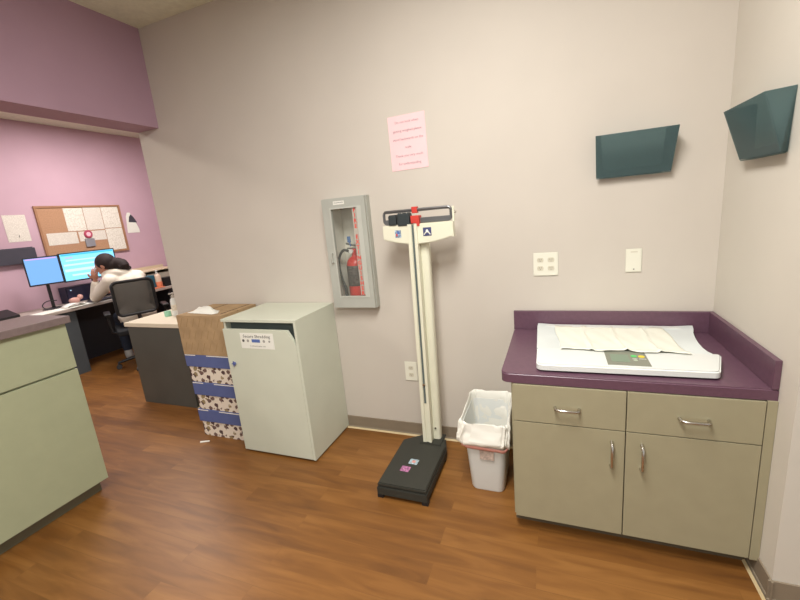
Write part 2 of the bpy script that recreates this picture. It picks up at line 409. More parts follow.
obj('back_rim', box(.03, .63, -.075, -.036, .7905, .794, .0015), WHITEPL, t)
def rc(cx, cy, r, a0, a1, st=15): return [(cx+r*math.cos(math.radians(a)), cy+r*math.sin(math.radians(a))) for a in range(a0, a1+1, st)]
pts = rc(.028, -.572, .028, 180, 270)+rc(.607, -.562, .026, 270, 345)+rc(.665, -.415, .016, 0, 90)+[(-.003, -.399)]
bm = B(); prism(bm, pts, 'z', .766, .792); bmesh.ops.bevel(bm, geom=[e for e in bm.edges if all(v.co.z > .7919 for v in e.verts)], offset=.006, segments=3, affect='EDGES')
obj('console', bm, WHITEPL, t, True)
obj('control_panel', box(.268, .418, -.57, -.418, .7922, .7932, .0004), GREYPANEL, t)
obj('display', box(.286, .352, -.535, -.455, .7933, .7940), LCD, t)
obj('button', cyl(B(), (.372, -.470, .7933), (.372, -.470, .7950), .011), BTNG, t); obj('button', cyl(B(), (.399, -.472, .7933), (.399, -.472, .7950), .0115), BTNY, t)
obj('button', cyl(B(), (.372, -.515, .7933), (.372, -.515, .7945), .008), mat('grey_button', (170, 180, 160), .4), t)
obj('panel_text', text_bm('ON', .011, frame((.372, -.497, .7934), (1, 0, 0), (0, 1, 0))), PAPER, t); obj('panel_text', text_bm('ZERO', .010, frame((.400, -.497, .7934), (1, 0, 0), (0, 1, 0))), PAPER, t)
obj('seam_bar', box(.10, .57, -.414, -.403, .7921, .7930), GREYPANEL, t)
# liner on the tray
bm = B(); NX, NY = 60, 16; g = []
for i in range(NX+1):
    s = i/NX; row = []
    for j in range(NY+1):
        q = j/NY; x = .075+.475*s+.006*math.sin(q*6+s*3)+.03*(1-q)*(1 if s > .5 else 2*s)+.02*(1-q)*(1-s); y = -.425+.36*q+.008*math.sin(s*17)*(1-q)
        z = max(tz(min(1, max(0, x/.66)))+.0035, (.7972 if y < -.392 else 0))
        fold = sum(.008*math.exp(-((s-c-.04*q)/.014)**2) for c in (.24, .5, .77))
        row.append(bm.verts.new((x, y, z+fold*(1-.3*q)+.0012*math.sin(s*40+q*9)+(.0025 if y > -.09 else 0)+.002)))
    g.append(row)
for i in range(NX):
    for j in range(NY): bm.faces.new((g[i][j], g[i+1][j], g[i+1][j+1], g[i][j+1]))
o = obj('paper_liner', bm, LINER, None, True, origin=(.33, -.25, .79)); sm = o.modifiers.new('sol', 'SOLIDIFY'); sm.thickness = .0008
tag(o, 'creased cream paper liner spread over the tray of the baby scale', 'paper')

# ================================================================== TRASH CAN
t = thing('trash_can', (-.25, -.285, 0), 'small white plastic wastebasket between the beam scale and the base cabinet', 'trash can')
def rrect(x0, x1, y0, y1, r, n=5):
    P = []
    for cx, cy, a in ((x1-r, y1-r, 0), (x0+r, y1-r, 90), (x0+r, y0+r, 180), (x1-r, y0+r, 270)):
        for k in range(n+1): an = math.radians(a+90*k/n); P.append((cx+r*math.cos(an), cy+r*math.sin(an)))
    return P
def loft(bm, loops, capb=True, capt=False):
    R = [[bm.verts.new(p) for p in L] for L in loops]; n = len(R[0])
    for a, b in zip(R, R[1:]):
        for i in range(n): bm.faces.new((a[i], a[(i+1) % n], b[(i+1) % n], b[i]))
    if capb: bm.faces.new(R[0][::-1])
    if capt: bm.faces.new(R[-1])
    return bm
def L3(x0, x1, y0, y1, r, z, n=5): return [(x, y, z) for x, y in rrect(x0, x1, y0, y1, r, n)]
cx0, cx1, cy0, cy1 = -.338, -.176, -.42, -.17
bm = B(); loft(bm, [L3(cx0, cx1, cy0, cy1, .03, .001), L3(cx0-.004, cx1+.004, cy0-.003, cy1+.003, .032, .01), L3(cx0-.032, cx1+.026, cy0-.018, cy1+.02, .035, .385),
                    L3(cx0-.029, cx1+.023, cy0-.015, cy1+.017, .035, .385), L3(cx0, cx1, cy0+.003, cy1-.003, .03, .012)], True, True)
obj('bin', bm, WHITEPL, t, True)
bm = B(); loops = []
prof = [(-.012, .15), (-.004, .25), (.0, .33), (.003, .385), (.0085, .398), (.014, .39), (.020, .36), (.027, .33), (.034, .312), (.030, .29), (.014, .279)]
for k, (o_, z) in enumerate(prof):
    L = rrect(cx0-.029-o_, cx1+.023+min(o_, .015), cy0-.016-o_, cy1+.018+o_, .038, 12); P = []
    fr_ = max(0, (z-.012)/.373)
    for i, (x, y) in enumerate(L):
        ww = ((.0035+.0009*k)*math.sin(i*1.9+k*1.3)+.004*math.sin(i*.83+k*.7)) if k not in (3, 4) else .0012*math.sin(i*1.7)
        if k < 3: ww = abs(ww)*-1
        mx_, my_ = (cx0+cx1)/2, (cy0+cy1)/2; v = Vector((x-mx_, y-my_)).normalized()
        zz = z+((.006 if k < 8 else .009)*math.sin(i*.55+k) if k not in (4,) else .004*math.sin(i*.8))
        back = .045*max(0, v.y) if 2 < k < 7 else 0          # bag stands a bit higher at the back
        P.append((x+v.x*ww, y+v.y*ww, zz+back))
    loops.append(P)
loft(bm, loops, False, False)
o = obj('trash_bag', bm, BAG, t, True); sm = o.modifiers.new('s', 'SUBSURF'); sm.levels = sm.render_levels = 2
tx = D.textures.new('crumple', 'CLOUDS'); tx.noise_scale = .035; tx.noise_depth = 3
dm = o.modifiers.new('d', 'DISPLACE'); dm.texture = tx; dm.strength = .016; dm.mid_level = .45; dm.texture_coords = 'LOCAL'
bm = B(); P = []
for i, (x, y) in enumerate(rrect(cx0-.045, cx1+.036, cy0-.034, cy1+.033, .04, 8)): P.append((x, y, .272+.006*math.sin(i*.6)))
P2 = [(x, y, z-.016) for x, y, z in P]
loft(bm, [P, P2], False, False); o = obj('drawstring', bm, BAGPINK, t, True); sm = o.modifiers.new('sol', 'SOLIDIFY'); sm.thickness = .002; sm.offset = -1
yy = cy0-.017
obj('label', box(-.285, -.215, yy-.005, yy-.003, .195, .245), mat('faded_pink_label', (190, 172, 160), .6, noise=.15, nscale=80), t)

# ================================================================== BEAM SCALE
t = thing('physician_scale', (-.66, -.36, 0), 'white upright beam weighing scale with a black platform', 'scale')
out = [(-.795, -.61), (-.53, -.61), (-.53, -.215), (-.56, -.115), (-.69, -.115), (-.80, -.20)]
def offs(P, d):
    c = Vector((sum(p[0] for p in P)/len(P), sum(p[1] for p in P)/len(P)))
    return [(p[0]+(d if p[0] > c.x else -d), p[1]+(d if p[1] > c.y else -d)) for p in P]
bm = B(); prism(bm, offs(out, .004), 'z', .018, .066, .004); obj('base', bm, BLACKMAT, t)
bm = B(); prism(bm, out, 'z', .068, .088, .005); obj('platform', bm, BLACKMAT, t)
for x, y in ((-.785, -.598), (-.54, -.598), (-.545, -.23), (-.785, -.23)):
    obj('foot', box(x-.017, x+.017, y-.014, y+.014, 0, .02, .003), BLACKPL, t)
bm = B(); prism(bm, [(-.69, -.222), (-.558, -.222), (-.558, -.10), (-.69, -.10)], 'z', .080, .094, .003); obj('column_socket', bm, BLACKMAT, t)
X0 = -.687; X1 = -.573; lean = .012
def shear(bm, z0=.1, z1=1.3):
    for v in bm.verts: v.co.x += lean*(v.co.z-z0)/(z1-z0)
    return bm
bm = B(); loft(bm, [L3(-.627, -.573, -.165, -.11, .018, .095), L3(-.627, -.573, -.165, -.11, .018, 1.30)], True, True)
obj('column', shear(bm), CREAMENAM, t, True)
bm = B(); bbox(bm, -.668, -.648, -.212, -.165, .095, 1.385, .003); bbox(bm, -.630, -.615, -.212, -.165, .095, 1.385, .003); bbox(bm, -.650, -.628, -.206, -.165, .095, 1.38)
obj('height_rod_channel', shear(bm), CREAMENAM, t)
bm = box(-.6445, -.6335, -.2095, -.2065, .35, 1.38); obj('height_rod', shear(bm), MATS['slot_dark'], t)
bm = B()
for k in range(60): 
    z = .42+k*.016; bbox(bm, -.6445, -.6405 if k % 5 else -.637, -.2102, -.2096, z, z+.0015)
obj('ruler_marks', shear(bm), INKDK, t)
obj('screw', shear(cyl(B(), (-.639, -.219, .47), (-.639, -.207, .47), .007)), CHROME, t, True); obj('screw', shear(cyl(B(), (-.60, -.172, .17), (-.60, -.163, .17), .006)), CHROME, t, True)
_before = set(D.objects)
# housing with a bowed lower edge
pts = [(-.806, 1.384), (-.806, 1.312)]
for k in range(1, 20):
    s = k/20; pts.append((-.806+.392*s, 1.312-.034*math.sin(math.pi*s)**.8))
pts += [(-.414, 1.306), (-.414, 1.384)]
bm = B(); prism(bm, pts, 'y', -.245, -.2005, .004); obj('beam_housing', bm, CREAMENAM, t)
obj('sticker', box(-.735, -.70, -.2464, -.2452, 1.318, 1.358), mat('colourful_sticker', (150, 170, 190), .5, noise=.35, nscale=110), t)['label'] = 'pale sticker with red and blue patches'
st = obj('sticker', box(-.575, -.53, -.2464, -.2452, 1.318, 1.362), mat('navy_sticker', (70, 74, 112), .5, noise=.1, nscale=90), t); st['label'] = 'navy blue square sticker with a white figure'
bm = B(); cyl(bm, (-.553, -.2466, 1.345), (-.553, -.2476, 1.345), .007); tube(bm, [(-.57, -.247, 1.325), (-.56, -.247, 1.338), (-.546, -.247, 1.338), (-.536, -.247, 1.324)], .003, 6)
obj('figure_print', bm, PAPER, st)
for z0, z1, x0, x1 in ((1.326, 1.34, -.73, -.72), (1.336, 1.352, -.722, -.708)):
    obj('patch_print', box(x0, x1, -.2472, -.2465, z0, z1), mat('red_patch', (190, 80, 80), .5) if x0 < -.725 else mat('blue_patch', (80, 110, 170), .5), st)
# weigh beam frame: rounded rectangle loop
P = []
bx = rrect(-.80, -.425, 1.393, 1.458, .018, 5)
bm = B(); tube(bm, [(x, -.222, z) for x, z in bx], .0075, 8, True); obj('beam_frame', bm, STEELDK, t, True)
obj('beam_bar', box(-.795, -.43, -.228, -.216, 1.395, 1.415, .002), STEELDK, t)
obj('beam_bar', box(-.795, -.43, -.226, -.218, 1.448, 1.464, .002), STEELDK, t)
for x0, x1, z0, z1 in ((-.766, -.722, 1.385, 1.436), (-.714, -.646, 1.378, 1.443)):
    p = obj('poise_weight', box(x0, x1, -.25, -.2, z0, z1, .006), POISE, t)
    bm = B()
    for k in range(3):
        xx = x0+.008+(x1-x0-.016)*k/2; bbox(bm, xx-.003, xx+.003, -.247, -.203, z1-.001, z1+.004)
    obj('notch_ridge', bm, POISE, p)
bm = B(); bbox(bm, -.638, -.592, -.252, -.2, 1.388, 1.428, .004); bbox(bm, -.612, -.592, -.25, -.225, 1.372, 1.39, .003)
obj('poise_slider', bm, mat('red_plastic', (196, 62, 52), .45), t)['label'] = 'red sliding poise on the lower bar'
obj('poise_slider', box(-.634, -.604, -.238, -.206, 1.44, 1.474, .004), MATS['red_plastic'], t)['label'] = 'red sliding poise on the upper bar'
bm = B(); cyl(bm, (-.425, -.222, 1.43), (-.405, -.222, 1.43), .003); cyl(bm, (-.408, -.222, 1.43), (-.398, -.222, 1.43), .006)
obj('balance_screw', bm, CHROME, t, True)
obj('beam_post', box(-.418, -.408, -.228, -.215, 1.38, 1.46, .002), CREAMENAM, t)
for o_ in set(D.objects)-_before:
    if o_.parent == t: o_.location.x += .003; o_.location.y += .045
for (x, y, nm, c, lb) in ((-.665, -.40, 'sticker', (160, 180, 190), 'pale blue and white square sticker'), (-.69, -.47, 'sticker', (170, 110, 150), 'purple pink sticker')):
    bm = box(-.025, .025, -.022, .022, 0, .0008); bmesh.ops.rotate(bm, verts=bm.verts, cent=(0, 0, 0), matrix=Matrix.Rotation(-.05, 3, 'Z')); bmesh.ops.translate(bm, verts=bm.verts, vec=(x, y, .0882))
    obj(nm, bm, mat('sticker_'+str(c[0]), c, .5, noise=.35, nscale=90), t)['label'] = lb
obj('patch_print', box(-.675, -.655, -.41, -.39, .0890, .0894), mat('salmon_patch', (214, 150, 140), .5), t)

# ================================================================== WALL ITEMS
# pink notice
m4 = frame((-.685, -.0015, 1.828), (1, 0, .012), (-.012, 0, 1))
bm = box(-.109, .109, -.145, .145, -.0006, .0006); bmesh.ops.transform(bm, matrix=m4, verts=bm.verts)
n_ = obj('notice_paper', bm, PINKP, None, origin=(-.685, 0, 1.828)); tag(n_, 'pink paper notice taped to the beige wall above the beam scale', 'notice')
Lns = [('Do not look when', .113), ('getting weighed please', .068), ('stand backwards on the', .024), ('scale.', -.020), ('Thank you very much', -.064), ('for understanding', -.107)]
for s_, dz in Lns: obj('text_line', text_bm(s_, .0185, m4 @ Matrix.Translation((.002, dz-.004, .001))), INK, n_)
# electrical plates
def plate(name, x0, x1, z0, z1, label, cat):
    o = thing(name, ((x0+x1)/2, 0, (z0+z1)/2), label, cat)
    bm = B(); prism(bm, [(x0, z0), (x1, z0), (x1, z1), (x0, z1)], 'y', -.0065, -.0005, .003); obj('cover_plate', bm, IVORY, o); return o
def recept(bm, bd, x, z):
    bm2 = prism(bm, [(x+.0165*math.cos(a)*1.0, z+min(.012, max(-.012, .0165*math.sin(a)))) for a in [2*math.pi*k/24 for k in range(24)]], 'y', -.0085, -.006)
    for dx in (-.005, .005): bbox(bd, x+dx-.001, x+dx+.001, -.0088, -.0084, z-.001, z+.006)
    cyl(bd, (x, -.0088, z-.006), (x, -.0084, z-.006), .002, n=10)
REC = mat('receptacle_face', (206, 200, 180), .4)
for name, x0, x1, z0, z1, lab, pts in (('electrical_outlet', -.033, .09, 1.053, 1.177, 'ivory four-socket electrical outlet on the wall above the plum counter', [(.002, 1.138), (.055, 1.138), (.002, 1.094), (.055, 1.094)]),
                                   ('electrical_outlet', -.828, -.744, .39, .52, 'ivory two-socket electrical outlet low on the wall left of the scale column', [(-.786, .478), (-.786, .432)])):
    o = plate(name, x0, x1, z0, z1, lab, 'outlet')
    for (x, z) in pts:
        a, b_ = B(), B(); recept(a, b_, x, z); s_ = obj('socket', a, REC, o); obj('slots', b_, INKDK, s_)
o = plate('wall_plate', .400, .469, 1.060, 1.176, 'blank ivory wall plate with one small screw below the teal file pocket', 'wall plate')
bm = B(); cyl(bm, (.436, -.008, 1.075), (.436, -.006, 1.075), .003, n=12); obj('screw', bm, INKDK, o)
bm = B(); bbox(bm, .42, .45, -.0072, -.0064, 1.158, 1.163); obj('relief_mark', bm, REC, o)

# smoky file pockets
def pocket(org, right, label):
    """right = direction along the wall (left to right seen from the room), outward normal = right x up reversed"""
    r = Vector(right).normalized(); upv = Vector((0, 0, 1)); n = r.cross(upv)      # points into the room
    o = thing('file_pocket', org, label, 'wall file holder', 'smoky teal wall file holders'); O = Vector(org)
    def P(a, outd, z): return O+r*a+n*outd+upv*z
    W = .162; T = .003
    def slab(pts, nrm):
        bm = B(); A = [bm.verts.new(p) for p in pts]; C = [bm.verts.new(Vector(p)+nrm*T) for p in pts]; k = len(pts)
        bm.faces.new(A); bm.faces.new(C[::-1])
        for i in range(k): bm.faces.new((A[i], C[i], C[(i+1) % k], A[(i+1) % k]))
        return bm
    obj('back_panel', slab([P(-.120, .002, -.0), P(.120, .002, 0), P(.124, .002, .035), P(-.124, .002, .035)], n), SMOKE, o)
    fn = (P(0, .03, 0)-P(0, .09, .185)); fn = r.cross(fn).normalized(); fn = fn if fn.dot(n) > 0 else -fn
    obj('front_panel', slab([P(-.152, .03, .002), P(.152, .03, .002), P(W, .09, .186), P(-W, .09, .186)], fn), SMOKE, o)
    for s in (-1, 1):
        obj('side_panel', slab([P(s*.120, .001, .002), P(s*.152, .03, .002), P(s*W, .09, .186), P(s*.136, .001, .195)], -r*s), SMOKE, o)
    obj('bottom_panel', slab([P(-.120, .005, 0), P(.120, .005, 0), P(.152, .031, 0), P(-.152, .031, 0)], -upv), SMOKE, o)
    return o
pocket((.412, -.0005, 1.523), (1, 0, 0), 'smoky teal plastic file pocket mounted on the beige back wall')
pocket((XR-.0005, -.392, 1.528), (0, -1, 0), 'smoky teal plastic file pocket mounted on the right side wall near the corner')

# extinguisher cabinet
gx0, gx1, gz0, gz1 = -1.255, -.957, .887, 1.570; yf = -.066
t = thing('extinguisher_cabinet', (-1.105, 0, .887), 'grey metal fire extinguisher cabinet with a window set into the wall', 'cabinet')
bm = B()                                                      # inner tub
T = .0015
bbox(bm, ex0+.001, ex0+.003, -.05, .13, ez0+.001, ez1-.001); bbox(bm, ex1-.003, ex1-.001, -.05, .13, ez0+.001, ez1-.001)
bbox(bm, ex0+.003, ex1-.003, -.05, .13, ez0+.001, ez0+.003); bbox(bm, ex0+.003, ex1-.003, -.05, .13, ez1-.003, ez1-.001); bbox(bm, ex0+.003, ex1-.003, .128, .13, ez0+.003, ez1-.003)
obj('tub', bm, CABIN, t)
bm = B()                                                      # surround on the wall
def ring(bm, x0, x1, z0, z1, ix0, ix1, iz0, iz1, y0, y1):
    bbox(bm, x0, ix0, y0, y1, z0, z1); bbox(bm, ix1, x1, y0, y1, z0, z1); bbox(bm, ix0, ix1, y0, y1, z0, iz0); bbox(bm, ix0, ix1, y0, y1, iz1, z1)
ring(bm, gx0, gx1, gz0, gz1, ex0, ex1, ez0, ez1, -.046, -.0005); obj('surround', bm, ALU, t)
wx0, wx1, wz0, wz1 = -1.192, -1.018, .965, 1.505
d = obj('door', (lambda b: (ring(b, gx0+.004, gx1-.004, gz0+.004, gz1-.004, wx0, wx1, wz0, wz1, yf, -.048), b)[1])(B()), ALU, t)
bm = B(); ring(bm, wx0-.008, wx1+.03, wz0-.008, wz1+.008, wx0, wx1, wz0, wz1, yf-.003, yf-.0003); obj('window_bead', bm, mat('pale_aluminium', (186, 187, 178), .45), d)
obj('window_pane', box(wx0, wx1, -.058, -.056, wz0, wz1), GLASS, d)
obj('label_plate', box(-1.17, -1.095, yf-.0018, yf-.0004, 1.530, 1.551), PAPER, d)
obj('label_text', text_bm('FIRE EXTINGUISHER', .0072, frame((-1.1325, yf-.0024, 1.541), (1, 0, 0), (0, 0, 1))), INKDK, d)
bm = B(); tube(bm, [(-1.215, yf, 1.18), (-1.215, yf-.018, 1.185), (-1.215, yf-.018, 1.235), (-1.215, yf, 1.24)], .004, 8); obj('pull_handle', bm, ALU, d, True)
obj('lettering_strip', box(-1.052, -1.022, -.0598, -.0585, .972, 1.50), mat_clear('clear_strip', (214, 206, 194), .5, .3, (.97, .97, .96)), d)
W_ = 'FIRE EXTINGUISHER'; nn = len(W_); bm = B()
for k, ch in enumerate(W_):
    if ch == ' ':
        obj('red_lettering', bm, REDLET, d); bm = B(); continue
    z = 1.490-k*(1.490-.982)/(nn-1)
    b2 = text_bm(ch, .033, frame((-1.037, -.0605, z), (1, 0, 0), (0, 0, 1)), ext=.0004, bold=.0009); me = D.meshes.new('x'); b2.to_mesh(me); b2.free(); bm.from_mesh(me); D.meshes.remove(me)
obj('red_lettering', bm, REDLET, d)
# extinguisher
ex = -1.125; ey = .035
ec = (-1.118, .035)
t = thing('fire_extinguisher', (*ec, ez0+.003), 'red fire extinguisher with a black hose inside the wall cabinet', 'fire extinguisher')
zb = ez0+.0035
bm = B(); lathe(bm, [(.05, 0), (.058, .006), (.058, .24), (.052, .268), (.036, .288), (.02, .298), (.018, .305)], (*ec, zb), 28); obj('cylinder', bm, RED, t, True)
bm = B(); lathe(bm, [(.0583, .0), (.0588, .001), (.0588, .13), (.0583, .131)], (*ec, zb+.11), 28); obj('label_band', bm, mat('black_instruction_label', (70, 62, 60), .5, noise=.35, nscale=70), t, True)
bm = B(); cyl(bm, (*ec, zb+.302), (*ec, zb+.335), .017); bbox(bm, ec[0]-.02, ec[0]+.02, ec[1]-.015, ec[1]+.015, zb+.32, zb+.345, .003); obj('valve', bm, RED, t, True)
bm = B(); prism(bm, [(-.045, .345), (.012, .342), (.055, .352), (.056, .359), (.012, .35), (-.045, .353)], 'y', -.008, .008); prism(bm, [(-.05, .375), (.02, .356), (.05, .378), (.05, .386), (.018, .366), (-.05, .384)], 'y', -.008, .008)
bmesh.ops.translate(bm, verts=bm.verts, vec=(ec[0], ec[1], zb)); obj('squeeze_lever', bm, STEELDK, t)
bm = B(); cyl(bm, (ec[0]-.01, ec[1]-.012, zb+.33), (ec[0]-.01, ec[1]-.028, zb+.33), .014); obj('pressure_gauge', bm, WHITEPL, t)
bm = B(); bbox(bm, ec[0]-.03, ec[0]-.008, ec[1]-.02, ec[1]-.012, zb+.385, zb+.425, .003); cyl(bm, (ec[0]-.012, ec[1]-.015, zb+.36), (ec[0]-.018, ec[1]-.015, zb+.39), .004); obj('blue_seal_tag', bm, mat('blue_tag', (70, 110, 165), .5), t)
hp = [Vector((ec[0]-.02, ec[1]-.01, zb+.325)), Vector((ec[0]-.06, ec[1]-.03, zb+.34)), Vector((ec[0]-.092, ec[1]-.04, zb+.29)), Vector((ec[0]-.097, ec[1]-.04, zb+.22)), Vector((ec[0]-.085, ec[1]-.04, zb+.15)), Vector((ec[0]-.066, ec[1]-.045, zb+.10)), Vector((ec[0]-.06, ec[1]-.05, zb+.05))]
def smooth_pts(P, k=6):
    out_ = []
    for i in range(len(P)-1):
        p0, p1, p2, p3 = P[max(i-1, 0)], P[i], P[i+1], P[min(i+2, len(P)-1)]
        for j in range(k):
            s = j/k; out_.append(.5*((2*p1)+(-p0+p2)*s+(2*p0-5*p1+4*p2-p3)*s*s+(-p0+3*p1-3*p2+p3)*s**3))
    out_.append(P[-1]); return out_
hp = smooth_pts(hp); bm = B(); tube(bm, hp, [.0085]*(len(hp)-8)+[.011]*8, 10); obj('hose', bm, BLACKPL, t, True)

# ================================================================== SHREDDING CONSOLE
sx0, sx1, sy0, sy1, sh = -1.851, -1.298, -.4315, -.004, .9086
t = thing('shredding_console', (-1.58, -.22, 0), 'pale grey secure document shredding console standing against the wall', 'cabinet')
T = .016
bm = B(); bbox(bm, sx0, sx1, sy0+.001, sy1, sh-T, sh, .001); bbox(bm, sx0, sx0+T, sy0+.02, sy1, .012, sh-T); bbox(bm, sx1-T, sx1, sy0+.001, sy1, .012, sh-T)
bbox(bm, sx0+T, sx1-T, sy1-.01, sy1, .012, sh-T); bbox(bm, sx0+T, sx1-T, sy0+.02, sy1-.01, .012, .03)
obj('cabinet_body', bm, GREYCON, t)
obj('slot_backing', box(sx0+T, sx1-T, sy0+.06, sy0+.068, .6, sh-T), DARKSLOT, t)
for x in (sx0+.03, sx1-.03):
    for y in (sy0+.05, sy1-.04):
        bm = B(); cyl(bm, (x, y, 0), (x, y, .0125), .018); obj('foot', bm, BLACKPL, t)
zt = sh-.062
pts = [(sx0+.003, .014), (sx1-.017, .014), (sx1-.017, zt-.10), (sx1-.03, zt-.062), (sx1-.05, zt-.025), (sx1-.066, zt), (sx0+.003, zt)]
bm = B(); prism(bm, pts, 'y', sy0, sy0+.018, .0015); d = obj('door', bm, GREYCON, t)
obj('sign_plate', box(-1.716, -1.468, sy0-.0014, sy0-.0003, .728, .826), PAPER, d)
obj('sign_heading', text_bm('Secure Shredding', .0265, frame((-1.592, sy0-.0018, .805), (1, 0, 0), (0, 0, 1)), ext=.0003, chars=1.08), INKDK, d)
obj('sign_blue_block', box(-1.631, -1.569, sy0-.0022, sy0-.0015, .768, .788), BLUEINK, d)
bm = B(); cyl(bm, (-1.695, sy0-.0015, .777), (-1.695, sy0-.0022, .777), .009); obj('sign_icon', bm, INKDK, d)
for x_, r_ in ((-1.66, .009), (-1.54, .009), (-1.50, .007)): obj('sign_icon', cyl(B(), (x_, sy0-.0015, .777), (x_, sy0-.0022, .777), r_), mat('pale_grey_ink', (160, 158, 150), .8, noise=0), d)
obj('sign_small_print', text_bm('Confidential paper only', .0125, frame((-1.592, sy0-.0018, .745), (1, 0, 0), (0, 0, 1)), ext=.0003), MATS['pale_grey_ink'], d)
bm = B(); cyl(bm, (-1.798, sy0-.0003, 0.623), (-1.798, sy0-.010, 0.623), .010); bbox(bm, -1.813, -1.783, sy0-.012, sy0-.009, 0.620, 0.626); bbox(bm, -1.801, -1.795, sy0-.013, sy0-.009, 0.606, 0.640); obj('lock', bm, mat('blue_lock_plastic', (86, 96, 150), .4), d, True)

# ================================================================== BOX STACK
by0, by1 = -.345, -.03
bxr = -1.905
def filebox(z0, h, lid, dx, label, shade):
    o = thing('storage_box', ((-2.3+bxr)/2+dx, (by0+by1)/2, z0), label, 'box', 'printed storage boxes with blue lids')
    obj('box_body', box(-2.31+dx, bxr-.015+dx, by0+.008, by1-.008, z0+.0005, z0+h-.01, .002), PRINT, o)
    bm = B(); bbox(bm, -2.322+dx, bxr+dx, by0, by1, z0+h-lid, z0+h-.0005, .002)
    l_ = obj('lid', bm, BLUELID, o)
    obj('lid_edge', box(-2.318+dx, -2.22+dx, by0-.0012, by0-.0002, z0+h-.007, z0+h-.001), WHITEEDGE, l_)
    obj('lid_edge', box(-2.12+dx, bxr-.01+dx, by0-.0012, by0-.0002, z0+h-.007, z0+h-.001), WHITEEDGE, l_)
    return o
filebox(0, .209, .092, 0, 'blue-lidded printed storage box standing on the floor, bottom of its stack', 0)
filebox(.2095, .209, .095, .006, 'blue-lidded printed storage box, middle of the three stacked beside the shredding console', 1)
filebox(.419, .206, .088, -.012, 'blue-lidded printed storage box directly under the brown cardboard box', 2)
cz0, cz1 = .6255, .905
t = thing('cardboard_box', (-2.12, -.19, cz0), 'brown cardboard box with taped flaps on top of the blue-lidded storage boxes', 'box')
obj('carton', box(-2.335, -1.93, by0, by1+.01, cz0, cz1-.004, .003), CARD, t)
obj('flap', box(-2.335, -1.93, by0, -.20, cz1-.0035, cz1, .001), CARD, t); obj('flap', box(-2.335, -1.93, -.192, by1+.01, cz1-.0035, cz1, .001), CARD, t)
obj('slit', box(-2.335, -1.93, -.1985, -.1935, cz1-.0038, cz1-.0015), CARDDK, t)
obj('slit', box(-2.19, -2.183, -.19, by1+.005, cz1+.0002, cz1+.001), CARDDK, t)
obj('slit', box(-1.985, -1.977, -.30, by1+.005, cz1+.0002, cz1+.001), CARDDK, t)
bm = B()
for k in range(7):
    for j in range(3):
        x = -2.315+k*.055; z = cz0+.03+j*.085
        v = [bm.verts.new(p) for p in ((x, by0-.0004, z), (x+.006, by0-.0004, z), (x+.034, by0-.0004, z+.06), (x+.028, by0-.0004, z+.06))]
        bm.faces.new(v)
obj('diagonal_print', bm, mat('darker_card_print', (156, 128, 92), .85), t)
# crumpled tissue
bm = B(); NX = 14
g = []
for i in range(NX+1):
    row = []
    for j in range(7):
        s, q = i/NX, j/6; env = math.sin(math.pi*min(1, s*1.1))**.5*math.sin(math.pi*q)**.6 if 0 < q < 1 and 0 < s < .9 else 0
        x = -2.30+.26*s+.02*math.sin(q*5); y = -.21+.15*(q-.5)*(1-.4*s)+(-.06*s)
        row.append(bm.verts.new((x, y, cz1+.002+.042*env*(.5+.5*random.random()))))
    g.append(row)
for i in range(NX):
    for j in range(6): bm.faces.new((g[i][j], g[i+1][j], g[i+1][j+1], g[i][j+1]))
o = obj('crumpled_tissue', bm, PAPER, None, True, origin=(-2.24, -.22, cz1)); tag(o, 'crumpled white tissue lying on the brown cardboard box', 'tissue')
# scrap on floor
bm = B(); prism(bm, [(-2.27, -.42), (-2.255, -.433), (-2.20, -.405), (-2.205, -.395), (-2.235, -.405)], 'z', .0005, .003)
tag(obj('paper_scrap', bm, PAPER, None, origin=(-2.24, -.41, 0)), 'small white paper scrap on the wood floor in front of the printed boxes', 'paper scrap')

# ================================================================== GREY RETURN DESK
gx = XE-.001
t = thing('side_desk', (-3.05, .25, 0), 'low charcoal side desk with a cream top beside the stacked boxes', 'desk')
bm = B(); prism(bm, [(-3.385, -.03), (gx+.001+.02, -.03), (gx+.02, -.0015), (gx-.001, -.0015), (gx-.001, .47), (-3.385, .47)], 'z', .705, .74, .003)
obj('desktop', bm, WHITETOP, t)
obj('front_panel', box(-3.36, gx+.02, -.022, -.0018, 0.001, .704), CHARC, t)
obj('end_panel', box(-3.36, -3.335, -.0013, .455, .001, .704), CHARC, t)
obj('end_panel', box(gx-.028, gx-.003, .001, .455, .001, .704), CHARC, t)
obj('back_panel', box(-3.334, gx-.029, .43, .452, .15, .704), CHARC, t)
t = thing('spray_bottle', (-3.06, .23, .74), 'white pump bottle on the cream-topped side desk', 'bottle')
bm = B(); lathe(bm, [(.028, 0), (.032, .004), (.031, .13), (.026, .15), (.014, .162)], (-3.06, .23, .7405), 20); obj('bottle_body', bm, WHITEPL, t, True)
bm = B(); lathe(bm, [(.016, .160), (.018, .165), (.017, .18), (.006, .186), (.005, .20)], (-3.06, .23, .7405), 16); cyl(bm, (-3.06, .23, .938), (-3.095, .22, .935), .006); ball(bm, (-3.06, .23, .94), .012, (1, 1, .7), 2); obj('pump_head', bm, mat('pump_grey', (176, 170, 162), .4), t, True)
bm = B(); lathe(bm, [(.0285, .048), (.0322, .05), (.0322, .10), (.0285, .102)], (-3.06, .23, .7405), 20); obj('label_band', bm, mat('faint_label', (214, 206, 190), .5, noise=.1, nscale=90), t, True)
t = thing('tape_roll', (-3.13, .20, .74), 'mint green roll next to the white pump bottle on the side desk', 'tape')
bm = B(); 
for r_, a in ((.03, 0),): pass
R1, R2 = .028, .014; n = 24
rings = []
for r_, z in ((R2, 0), (R1, 0), (R1, .045), (R2, .045)): rings.append([bm.verts.new((-3.13+r_*math.cos(2*math.pi*i/n), .20+r_*math.sin(2*math.pi*i/n), .7405+z)) for i in range(n)])
